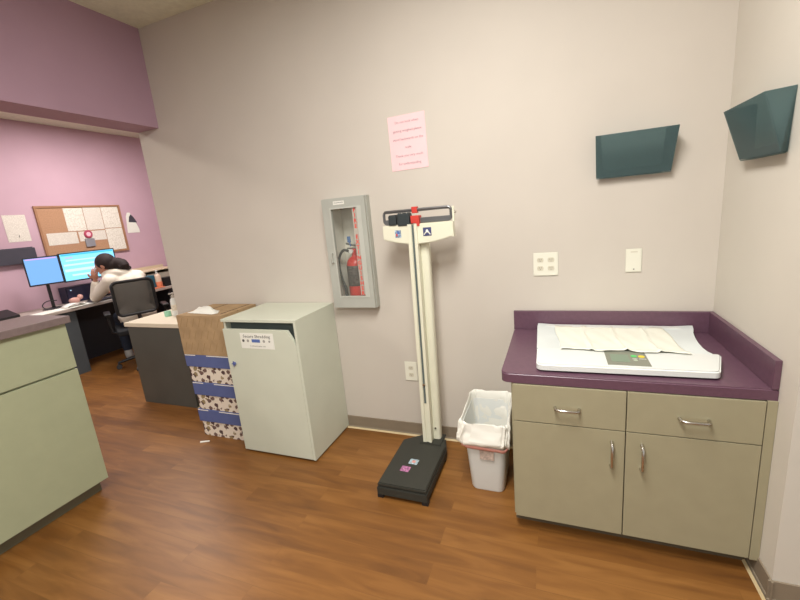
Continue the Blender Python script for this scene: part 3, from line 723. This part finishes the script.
for k in range(4):
    a, b_ = rings[k], rings[(k+1) % 4]
    for i in range(n): bm.faces.new((a[i], a[(i+1) % n], b_[(i+1) % n], b_[i]))
obj('tape_ring', bm, MINT, t, True)

# ================================================================== LEFT RECEPTION CABINET
t = thing('reception_cabinet', (-2.55, -2.5, 0), 'tall sage green laminate cabinet with drawer and door at the left edge', 'cabinet')
obj('body', box(-2.70, -2.40, -4.2, -.965, .087, 1.034), SAGE, t)
obj('toe_kick', box(-2.69, -2.452, -4.2, -.975, 0, .086), mat('toe_kick_grey', (120, 116, 96), .6), t)
obj('drawer', box(-2.3995, -2.381, -2.05, -.962, .785, 1.034, .0015), SAGE, t)
obj('drawer', box(-2.3995, -2.381, -3.2, -2.055, .785, 1.034, .0015), SAGE, t)
obj('door', box(-2.3995, -2.381, -2.05, -.962, .088, .774, .0015), SAGE, t)
obj('door', box(-2.3995, -2.381, -3.2, -2.055, .088, .774, .0015), SAGE, t)
tag(obj('reception_countertop', box(-2.73, -2.355, -4.2, -.945, 1.0345, 1.072, .004), TAUPETOP, None, origin=(-2.55, -2.5, 1.0345)), 'taupe ledge countertop running along the sage green reception cabinet', 'countertop')

# ================================================================== FAR ROOM
FX = -5.45
t = thing('office_desk', (-5.15, .8, 0), 'long grey office desk built along the mauve wall under the corkboard', 'desk')
obj('desktop', box(FX+.001, -4.86, -1.6, 3.0, .72, .75, .004), mat('grey_desktop', (176, 164, 156), .45), t)
obj('pedestal', box(FX+.02, -4.90, -.35, .45, 0.001, .719), mat('blue_grey_panel', (78, 84, 88), .6), t)
obj('pedestal', box(FX+.02, -4.90, 1.62, 2.9, .001, .719), mat('underdesk_shade_panel', (48, 50, 56), .6), t)  # panel colour darkened to carry the shade under the desk
obj('kneehole_shade_sheet', box(FX+.02, FX+.05, .451, 1.619, .001, .719), MATS['underdesk_shade_panel'], t)  # dark sheet over the wall, standing in for the shade in the kneehole
obj('pedestal', box(FX+.02, -4.90, -1.6, -.36, .001, .719), MATS['blue_grey_panel'], t)

def monitor(c, w_, h_, nrm, label, scr, rows, tilt=0):
    n = Vector(nrm).normalized(); upv = Vector((0, 0, 1)); r = upv.cross(n).normalized(); m4 = frame(c, r, upv) @ Matrix.Rotation(tilt, 4, 'Z')
    o = thing('computer_monitor', (c[0], c[1], .75), label, 'monitor', 'monitors on the office desk')
    def put(nm, x0, x1, z0, z1, y0, y1, m_, par=o, bev=0):
        bm = box(x0, x1, z0, z1, y0, y1, bev); bmesh.ops.transform(bm, matrix=m4, verts=bm.verts); return obj(nm, bm, m_, par)
    put('casing', -w_/2, w_/2, -h_/2, h_/2, -.035, 0, BLACKPL, o, .004)
    s = put('screen', -w_/2+.012, w_/2-.012, -h_/2+.016, h_/2-.012, .0003, .0015, scr)
    for (x0, x1, z0, z1, mm) in rows: put('screen_window', x0*w_/2, x1*w_/2, z0*h_/2, z1*h_/2, .0018, .0024, mm, s)
    bm = B(); cyl(bm, Vector(c)-n*.03-upv*.05, Vector((c[0], c[1], .76))-n*.05, .016); obj('stand_neck', bm, BLACKPL, o, True)
    b = Vector((c[0], c[1], 0))-n*.04
    bm = B(); lathe(bm, [(.10, 0), (.105, .004), (.09, .010), (.02, .016)], (b.x, b.y, .7505), 24); obj('stand_base', bm, BLACKPL, o, True)
    return o
monitor((-5.13, .385, 1.180), .30, .31, (.92, -.40, .0), 'smaller squarish monitor with a plain blue screen, left of the two', SCREEN1, [(-.85, .85, .82, .9, SCRPINK)], .0)
monitor((-5.13, .86, 1.175), .56, .335, (.97, -.22, .0), 'wide monitor with a bright cyan screen in front of the seated person', SCREEN2,
        [(-.93, .93, .8, .9, SCRBAND), (-.8, .6, .42, .5, SCRROW), (-.9, .8, .1, .22, SCRROW), (-.8, -.55, .62, .68, SCRPINK), (-.9, .9, -.3, -.12, SCRROW), (-.7, .9, -.62, -.5, SCRROW)], .0)
def onwall(name, y0, y1, z0, z1, m_, label, cat, group=None, x=FX+.002, th=.001, rot=0, parent=None):
    """sheet on the far wall; mesh local X runs along the sheet, Z up"""
    c = Vector((x, (y0+y1)/2, (z0+z1)/2)); wv, hv = (y1-y0)/2, (z1-z0)/2
    bm = box(-wv, wv, -th, 0, -hv, hv); me = D.meshes.new(name); bm.to_mesh(me); bm.free()
    o = link(name, me, m_); o.location = c; o.rotation_euler = (0, 0, math.pi/2)
    if rot: o.rotation_euler = (rot, 0, math.pi/2)
    o['_o'] = tuple(c)
    if parent:
        o.parent = parent; o.location = c-Vector(parent['_o'])
    if label: tag(o, label, cat, group)
    return o
t = thing('corkboard', (FX, 1.08, 1.29), 'wooden framed corkboard covered with papers on the mauve wall', 'corkboard')
obj('cork_panel', box(FX+.001, FX+.012, .625, 1.56, 1.305, 1.875), CORK, t)
bm = B(); a, b_, c_, d_ = .605, 1.58, 1.285, 1.895
bbox(bm, FX+.001, FX+.022, a, a+.022, c_, d_); bbox(bm, FX+.001, FX+.022, b_-.022, b_, c_, d_); bbox(bm, FX+.001, FX+.022, a+.022, b_-.022, c_, c_+.022); bbox(bm, FX+.001, FX+.022, a+.022, b_-.022, d_-.022, d_)
obj('frame', bm, WOODTRIM, t)
xs = FX+.0135
G = 'papers pinned to the corkboard'
onwall('pinned_paper', .895, 1.108, 1.59, 1.865, TEXTP2, 'printed sheet in the top row of the corkboard, leftmost of three', 'paper', G, xs)
onwall('pinned_paper', 1.115, 1.325, 1.59, 1.868, TEXTP, 'printed sheet in the top row of the corkboard, middle of three', 'paper', G, xs)
onwall('pinned_paper', 1.332, 1.55, 1.60, 1.872, TEXTP2, 'printed sheet in the top right corner of the corkboard', 'paper', G, xs)
onwall('pinned_paper', .66, .98, 1.44, 1.58, TEXTP, 'wide short sheet low on the left of the corkboard', 'paper', G, xs, rot=0)
onwall('pinned_paper', 1.0, 1.322, 1.458, 1.578, TEXTP, 'short sheet behind the hanging badge in the middle of the corkboard', 'paper', G, xs)
onwall('pinned_paper', 1.33, 1.55, 1.31, 1.592, TEXTP2, 'printed sheet in the lower right corner of the corkboard', 'paper', G, xs)
t = thing('badge_reel', (FX+.02, 1.11, 1.40), 'round pink badge with a grey pouch hanging on the corkboard', 'badge')
bm = B(); n = 24; lathe(bm, [(.045, 0), (.052, .004), (.045, .010)], (0, 0, 0), 24); bmesh.ops.transform(bm, matrix=Matrix.Translation((FX+.017, 1.105, 1.54)) @ Matrix.Rotation(math.pi/2, 4, 'Y'), verts=bm.verts); obj('badge_disc', bm, mat('dark_pink_plastic', (176, 72, 96), .4), t, True)
bm = B(); cyl(bm, (FX+.0272, 1.105, 1.54), (FX+.0285, 1.105, 1.54), .026); obj('badge_face', bm, mat('pale_pink_face', (240, 190, 204), .5), t)
obj('pouch', box(FX+.016, FX+.03, 1.05, 1.16, 1.385, 1.485, .004), mat('grey_pouch', (140, 138, 144), .6), t)
o = onwall('wall_notice', .305, .512, 1.515, 1.805, TEXTP, 'printed white sheet on the mauve wall left of the corkboard', 'notice', None, FX+.002)
onwall('stamp_mark', .40, .455, 1.56, 1.585, INKDK, None, None, None, FX+.0032, .0005, parent=o)
# dark wall file holder
t = thing('document_tray', (FX, .25, 1.27), 'dark slate wall tray below the printed sheet at the left edge', 'wall tray')
obj('tray_front', box(FX+.035, FX+.05, -.05, .497, 1.275, 1.44, .004), DARKGREY, t); obj('tray_back', box(FX+.001, FX+.008, -.05, .497, 1.275, 1.45), DARKGREY, t)
obj('tray_bottom', box(FX+.008, FX+.035, -.05, .497, 1.275, 1.283), DARKGREY, t)
obj('tray_side', box(FX+.008, FX+.035, .491, .497, 1.283, 1.44), DARKGREY, t); obj('tray_side', box(FX+.008, FX+.035, -.05, -.044, 1.283, 1.44), DARKGREY, t)
# hanging pennant card
t = thing('hanging_card', (FX+.003, 1.71, 1.5), 'small white hanging card with a dark print right of the corkboard', 'card')
bm = B(); prism(bm, [(1.625, 1.515), (1.80, 1.51), (1.80, 1.56), (1.75, 1.72), (1.71, 1.79), (1.675, 1.79), (1.65, 1.74)], 'x', FX+.001, FX+.004); obj('card_sheet', bm, PAPER, t)
bm = B(); prism(bm, [(1.67, 1.66), (1.79, 1.65), (1.75, 1.73), (1.72, 1.765), (1.69, 1.73)], 'x', FX+.0042, FX+.005); obj('dark_print', bm, DARKGREY, t)
# desk things
t = thing('keyboard', (-4.97, .75, .7505), 'black keyboard lying on the desk in front of the wide monitor', 'keyboard')
obj('key_tray', box(-5.04, -4.91, .65, 1.03, .7505, .766, .003), BLACKPL, t)
bm = B()
for i in range(14):
    for j in range(4): bbox(bm, -5.03+j*.028, -5.006+j*.028, .66+i*.026, .682+i*.026, .7665, .770)
obj('keys', bm, DARKGREY, t)
t = thing('desk_phone', (-5.2, -.05, .7505), 'black desk phone partly hidden at the left edge of the office desk', 'phone')
bm = B(); prism(bm, [(-5.30, .7505), (-5.10, .7505), (-5.10, .775), (-5.30, .83)], 'y', -.12, .06, .004); obj('phone_base', bm, BLACKPL, t)
bm = B(); tube(bm, smooth_pts([Vector((-5.13, -.1, .82)), Vector((-5.2, -.1, .84)), Vector((-5.27, -.1, .855))]), [.018]*13, 10); obj('handset', bm, BLACKPL, t, True)
bm = B(); tube(bm, smooth_pts([Vector(p) for p in ((-5.12, .42, .84), (-5.12, .33, .85), (-5.1, .27, .82), (-5.08, .27, .785), (-5.06, .33, .757), (-5.05, .45, .757))]), .005, 8)
tag(obj('black_cable', bm, BLACKPL, None, True, origin=(-5.08, .35, .757)), 'loop of black cable standing on the desk beside the blue-screen monitor', 'cable')
bm = B()
PP_ = [(-4.93, .29), (-4.93, .40), (-5.05, .42), (-5.05, .31)]
for k, (dx, dy, a, lb) in enumerate(((0, .0, .05, 'white sheet lying at the left of the desk papers'), (.0, .17, -.12, 'white sheet lying under the bent white booklet on the desk'), (.02, .36, .08, 'white sheet lying nearest the seated person on the desk'))):
    b2 = box(-.105, .105, -.14, .14, 0, .002); bmesh.ops.rotate(b2, verts=b2.verts, cent=(0, 0, 0), matrix=Matrix.Rotation(a, 3, 'Z')); bmesh.ops.translate(b2, verts=b2.verts, vec=(-4.975+dx*.5, .26+dy*.75, .7508+.0022*k))
    tag(obj('desk_paper', b2, PAPER, None, origin=(-4.975, .26+dy*.75, .7508+.0022*k)), lb, 'paper', 'papers on the office desk')
bm.free()
bm = B(); g = []
for i in range(11):
    s = i/10; g.append([bm.verts.new((-5.02+.12*q, .38+.2*s, .7578+.030*math.sin(math.pi*s)**.8)) for q in (0, .5, 1)])
for i in range(10):
    for j in range(2): bm.faces.new((g[i][j], g[i+1][j], g[i+1][j+1], g[i][j+1]))
o = obj('booklet', bm, PAPER, None, True, origin=(-4.96, .52, .757)); sm = o.modifiers.new('s', 'SOLIDIFY'); sm.thickness = .004; sm.offset = 1
tag(o, 'bent open white booklet on the desk papers below the monitors', 'booklet')
t = thing('figurine', (-5.05, .60, .7505), 'small peach coloured soft toy under the monitors', 'toy')
bm = B(); ball(bm, (-5.10, .58, .80), .045, (1, 1.3, .8), 2); ball(bm, (-5.09, .64, .83), .03, (1, 1, 1), 2); obj('toy_body', bm, mat('peach_plush', (196, 150, 140), .9), t, True)
t = thing('desktop_computer', (-5.27, .86, .7505), 'dark navy small computer unit beneath the wide monitor', 'computer')
obj('case', box(-5.43, -5.290, .62, 1.12, .751, .94, .006), mat('dark_navy_plastic', (40, 42, 66), .5), t)
obj('front_bezel', box(-5.2898, -5.282, .63, 1.11, .76, .93, .003), mat('navy_bezel', (56, 56, 86), .4), t)
obj('power_light', box(-5.2818, -5.280, .66, .675, .90, .906), SCRROW, t)
# right hand clutter on desk
BT = mat('beige_tray', (206, 188, 160), .6)
t = thing('letter_tray', (-5.25, 1.72, .7505), 'beige letter tray stacked with files on the desk behind the chair', 'tray')
obj('tray_wall', box(-5.43, -5.42, 1.48, 2.02, .751, 1.02), BT, t); obj('tray_floor', box(-5.42, -5.10, 1.48, 2.02, .751, .76), BT, t)
obj('tray_divider', box(-5.42, -5.10, 1.48, 1.49, .761, .98), BT, t); obj('tray_divider', box(-5.42, -5.10, 2.01, 2.02, .761, .98), BT, t); obj('tray_shelf', box(-5.42, -5.10, 1.491, 2.009, .97, .98), BT, t)
obj('file_bundle', box(-5.40, -5.12, 1.52, 1.98, .762, .93, .006), mat('grey_folder', (168, 160, 146), .7), t)
bm = B(); prism(bm, [(1.29, .7505), (1.36, .7505), (1.33, .95), (1.24, .965)], 'x', -5.05, -4.95, .004); tag(obj('file_sorter', bm, mat('grey_plastic', (142, 136, 130), .5), None, origin=(-5.0, 1.31, .7505)), 'leaning grey plastic file sorter just behind the chair', 'file sorter')
tag(obj('supply_box', box(-5.05, -4.94, 1.37, 1.49, .7505, .93, .006), TEAL, None, origin=(-5.0, 1.43, .7505)), 'teal blue box between the grey file sorter and the orange bottle', 'box')
bc = (-4.96, 1.545, .7505)
t = thing('sanitizer_bottle', bc, 'cloudy pump bottle with an orange band near the desk corner', 'bottle')
bm = B(); lathe(bm, [(.040, 0), (.044, .005), (.042, .15), (.032, .175), (.015, .19)], bc, 20); obj('bottle_body', bm, mat('cloudy_plastic', (206, 180, 160), .3), t, True)
bm = B(); lathe(bm, [(.0443, .01), (.0448, .012), (.0442, .08), (.0435, .082)], bc, 20); obj('label_band', bm, ORANGE, t, True)
bm = B(); lathe(bm, [(.015, .189), (.016, .205), (.006, .21), (.006, .225), (.018, .227), (.018, .235)], bc, 14); cyl(bm, (bc[0], bc[1], bc[2]+.231), (bc[0]+.03, bc[1]-.03, bc[2]+.226), .006); obj('pump_head', bm, WHITEPL, t, True)
tag(obj('orange_packet', box(-4.915, -4.87, 1.42, 1.56, .7505, .766, .004), ORANGE, None, origin=(-4.9, 1.49, .7505)), 'flat orange packet lying at the desk edge before the pump bottle', 'packet')
tag(obj('desk_organizer', box(-5.03, -4.92, 1.61, 1.78, .7505, .87, .006), BLACKPL, None, origin=(-4.98, 1.7, .7505)), 'small black organizer on the desk beside the wall end', 'organizer')

# ---------------------------------------------------------------- office chair
cc = Vector((-4.38, .78, 0)); ca = math.radians(30)          # chair faces -x, turned a little
def CH(a, b, z):                                            # a forward, b to chair's left, z up
    fwd = Vector((-math.cos(ca), math.sin(ca), 0)); left = Vector((-math.sin(ca), -math.cos(ca), 0))
    return cc+fwd*a+left*b+Vector((0, 0, z))
def chm(): return frame(cc, CH(0, -1, 0)-cc, CH(1, 0, 0)-cc)   # X = chair's right, Y forward, Z up
def cbox(x0, x1, y0, y1, z0, z1, bev=.01):
    bm = box(x0, x1, y0, y1, z0, z1, bev, 3); bmesh.ops.transform(bm, matrix=chm(), verts=bm.verts); return bm
t = thing('office_chair', tuple(cc), 'black office chair with a mesh back holding the seated person', 'chair')
obj('seat', cbox(-.235, .235, -.20, .25, .41, .47, .025), mat('black_fabric', (28, 29, 32), .9), t, True)
bk = obj('backrest', (lambda b: (bmesh.ops.transform(b, matrix=chm(), verts=b.verts), b)[1])(tube(B(), [(x, -.262, z) for x, z in rrect(-.195, .175, .64, 1.00, .05, 5)], .016, 8, True)), BLACKPL, t, True)
obj('mesh_panel', cbox(-.185, .165, -.268, -.262, .65, .99, .002), MESHF, bk)
bm = B(); tube(bm, [CH(-.24, .01, .69), CH(-.26, 0, .5), CH(-.18, 0, .405), CH(0, 0, .40)], .02, 10); obj('back_bracket', bm, BLACKPL, t, True)
for s in (-1, 1):
    bm = B(); tube(bm, [CH(-.02, s*.2, .41), CH(-.02, s*.27, .44), CH(-.02, s*.28, .64)], .014, 8); a_ = obj('armrest', bm, BLACKPL, t, True)
    obj('arm_pad', cbox(s*.28-.03, s*.28+.03, -.12, .14, .64, .665, .008), BLACKPL, a_, True)
bm = B(); cyl(bm, CH(0, 0, .08), CH(0, 0, .25), .028); cyl(bm, CH(0, 0, .2), CH(0, 0, .405), .018); obj('gas_lift', bm, BLACKPL, t, True)
for k in range(5):
    a_ = 2*math.pi*k/5+.3; d_ = Vector((math.cos(a_), math.sin(a_), 0))
    bm = B(); tube(bm, [cc+Vector((0, 0, .11)), cc+d_*.15+Vector((0, 0, .10)), cc+d_*.29+Vector((0, 0, .075))], [.024, .02, .014], 8); lg = obj('leg', bm, BLACKPL, t, True)
    p_ = cc+d_*.29; s_ = d_.cross(Vector((0, 0, 1)))
    bm = B(); cyl(bm, p_+s_*.02+Vector((0, 0, .028)), p_-s_*.02+Vector((0, 0, .028)), .027, n=16); cyl(bm, p_+Vector((0, 0, .03)), p_+Vector((0, 0, .08)), .008, n=8); obj('caster', bm, mat('caster_grey', (60, 60, 62), .5), lg, True)

# ---------------------------------------------------------------- person
V = Vector
def capsule(bm, p, q, r1, r2, n=14):
    p, q = V(p), V(q)
    cyl(bm, p, q, r1, r2, n); ball(bm, p, r1, (1, 1, 1), 2); ball(bm, q, r2, (1, 1, 1), 2)
def fuse(bm, vox=.011, smooth=4):
    """merge overlapping limbs into one continuous surface"""
    me = D.meshes.new('f'); bm.to_mesh(me); bm.free(); o = D.objects.new('f', me); COL.objects.link(o)
    r = o.modifiers.new('r', 'REMESH'); r.mode = 'VOXEL'; r.voxel_size = vox
    if smooth: k = o.modifiers.new('s', 'SMOOTH'); k.factor = .5; k.iterations = smooth
    dg = bpy.context.evaluated_depsgraph_get(); dg.update(); m2 = D.meshes.new_from_object(o.evaluated_get(dg))
    D.objects.remove(o, do_unlink=True); D.meshes.remove(me); b2 = B(); b2.from_mesh(m2); D.meshes.remove(m2); return b2
pel = V((-4.40, .79, .56))
t = thing('person', (-4.40, .79, .47), 'person with dark tied-back hair and white hoodie sitting at the desk', 'person')
bdir = V((-.88, .47, 0)).normalized(); bleft = V((-bdir.y, bdir.x, 0)); bleft = V((0, 0, 1)).cross(bdir)
fdir = V((-.82, -.57, 0)).normalized(); ldir = V((0, 0, 1)).cross(fdir)
upz = V((0, 0, 1))
hc = V((-4.64, .715, 1.165)); nk = V((-4.585, .79, 1.055)); chs = V((-4.53, .845, .95)); sp = V((-4.44, .81, .74))
shL = V((-4.575, .69, 1.0)); shR = V((-4.49, .955, 1.0))
elL = V((-4.87, .675, .812)); haL = V((-4.775, .66, 1.02))
elR = V((-4.80, 1.04, .815)); haR = V((-4.97, .93, .825))
hipL = pel+bleft*.09; hipR = pel-bleft*.09; knL = V((-4.83, .86, .53)); knR = V((-4.76, 1.06, .53))
anL = V((-4.80, .84, .10)); anR = V((-4.74, 1.10, .10)); toL = anL+bdir*.16-upz*.06; toR = anR+bdir*.16-upz*.06
tilt = (fdir*.95-upz*.31).normalized(); hup = (upz-tilt*upz.dot(tilt)).normalized(); hl = hup.cross(tilt)
HR = Matrix((tilt, hl, hup)).transposed().to_4x4()
bm = B()
capsule(bm, pel-bleft*.05, pel+bleft*.05, .11, .11); capsule(bm, pel, sp, .115, .10); capsule(bm, sp, chs, .105, .115); capsule(bm, shL, shR, .055, .055); capsule(bm, chs, nk, .09, .05)
capsule(bm, nk, hc-hup*.04-tilt*.02, .05, .05)
for sh_, el_, ha_ in ((shL, elL, haL), (shR, elR, haR)):
    capsule(bm, sh_, el_, .05, .038); capsule(bm, el_, ha_, .038, .024)
for h_, k_, a_, o_ in ((hipL, knL, anL, toL), (hipR, knR, anR, toR)):
    capsule(bm, h_, k_, .085, .055); capsule(bm, k_, a_, .052, .035); capsule(bm, a_-upz*.03, o_, .035, .028)
ball(bm, hc+hup*.025-tilt*.012, .098, (.98, .78, .98), 3, HR); ball(bm, hc-hup*.045+tilt*.03, .062, (.9, .82, 1.0), 3, HR)
bm = fuse(bm, .010, 3)
fb = B()
ball(fb, hc-hup*.012+tilt*.092, .018, (1.0, .7, 1.3), 2, HR); ball(fb, hc-hup*.05+tilt*.083, .014, (.6, 1.3, .6), 2, HR); ball(fb, hc-hup*.085+tilt*.065, .024, (1, 1, .8), 2, HR)
ball(fb, hc+hup*.025+tilt*.078, .02, (.5, 2.2, .45), 2, HR)
for s in (-1, 1): ball(fb, hc-hup*.002-tilt*.008+hl*s*.076, .026, (.75, .35, 1.2), 2, HR)
def hand(bm, wr, palm_dir, side, curl):
    pd = palm_dir.normalized(); sd = (side-pd*side.dot(pd)).normalized(); nn = pd.cross(sd)
    rot = Matrix((pd, sd, nn)).transposed().to_4x4(); ball(bm, wr+pd*.045, .045, (1.0, .85, .36), 2, rot)
    for k, ln in enumerate((.068, .078, .073, .058)):
        st = wr+pd*.07+sd*(.027-.018*k); pts = [st]
        for q in range(3):
            ang = curl*(q+1)/2; pts.append(pts[-1]+(pd*math.cos(ang)+nn*math.sin(ang))*ln/3)
        tube(bm, pts, [.009, .0085, .008, .006], 8)
    tp = wr+pd*.02+sd*.03; tube(bm, [tp, tp+(sd*.7+pd*.7)*.03, tp+(sd*.5+pd*.85)*.055+nn*.008], [.011, .010, .008], 8)
hand(fb, haL, (haL-elL).normalized()+tilt*.1, fdir, -.8)
hand(fb, haR, V((-1, -.25, -.12)), V((-.2, -1, 0)), .3)
me_ = D.meshes.new('j'); fb.to_mesh(me_); fb.free(); bm.from_mesh(me_); D.meshes.remove(me_)
obj('body', bm, SKIN, t, True)
for s in (-1, 1):
    p = hc+hup*.010+tilt*.080+hl*s*.032
    e = obj('eye', ball(B(), p-tilt*.001, .009, (1, 1, 1), 2), WHITEPL, t, True); obj('pupil', ball(B(), p+tilt*.005, .005, (1, 1, 1), 2), BLACKPL, e, True)
# hair: cap with a hairline above the face, gathered into a loose curly tail
bm = B(); ball(bm, hc+hup*.035-tilt*.028, .105, (.98, .84, .96), 3, HR); ball(bm, hc-tilt*.06-hup*.01, .075, (1, 1, 1), 2, HR)
tail = [hc-tilt*.10+hup*.0, hc-tilt*.13-hup*.02+V((.0, .01, 0)), hc-tilt*.145-hup*.06+V((.01, .02, 0)), hc-tilt*.135-hup*.095+V((.02, .04, 0))]
for a_, b_, r1, r2 in ((0, 1, .045, .055), (1, 2, .06, .062), (2, 3, .06, .035)): capsule(bm, tail[a_], tail[b_], r1, r2)
rnd = random.Random(3)
for k in range(26):
    c = tail[1].lerp(tail[3], rnd.random()); d = V((rnd.gauss(0, 1), rnd.gauss(0, 1), rnd.gauss(0, 1))).normalized(); ball(bm, c+d*.052, .018+.010*rnd.random(), (1, 1, 1), 1)
bm = fuse(bm, .008, 1); obj('hair', bm, HAIR, t, True)
# hoodie: one garment over torso and arms, hood folded behind the neck
bm = B()
capsule(bm, pel-bleft*.06+upz*.02, pel+bleft*.06+upz*.02, .135, .135); capsule(bm, pel+upz*.03, sp, .15, .135); capsule(bm, sp, chs, .14, .145)
capsule(bm, sp+bleft*.05, chs+bleft*.08, .11, .11); capsule(bm, sp-bleft*.05, chs-bleft*.08, .11, .11)
capsule(bm, shL, shR, .078, .078); capsule(bm, chs, nk-upz*.03, .12, .085)
for sh_, el_, ha_ in ((shL, elL, haL), (shR, elR, haR)):
    capsule(bm, sh_, el_, .075, .057); capsule(bm, el_, el_.lerp(ha_, .8), .057, .042)
hb = nk+upz*.022
pts = smooth_pts([hb+fdir*.10-upz*.05, hb+bleft*.11-upz*.01, hb-bdir*.05+bleft*.05+upz*.012, hb-bdir*.08-bleft*.06-upz*.01, hb-bleft*.13-upz*.02], 4)
for k in range(len(pts)-1): capsule(bm, pts[k], pts[k+1], .04, .04, 10)
bm = fuse(bm, .011, 3); obj('hoodie', bm, HOOD, t, True)
bm = B(); capsule(bm, pel-bleft*.06-upz*.02, pel+bleft*.06-upz*.02, .125, .125)
for h_, k_, a_ in ((hipL, knL, anL), (hipR, knR, anR)):
    capsule(bm, h_, k_, .10, .072); capsule(bm, k_, k_.lerp(a_, .9), .068, .052)
bm = fuse(bm, .012, 3); obj('trousers', bm, DENIM, t, True)
for a_, b_ in ((anL, toL), (anR, toR)):
    bm = B(); capsule(bm, a_-upz*.045-bdir*.03, b_, .046, .036); capsule(bm, a_, a_-upz*.04, .045, .045)
    bm = fuse(bm, .010, 2)
    for v in bm.verts: v.co.z = max(v.co.z, .001)
    obj('shoe', bm, mat('white_grey_shoe', (150, 146, 142), .6), t, True)

for o in D.objects:
    if '_o' in o: del o['_o']
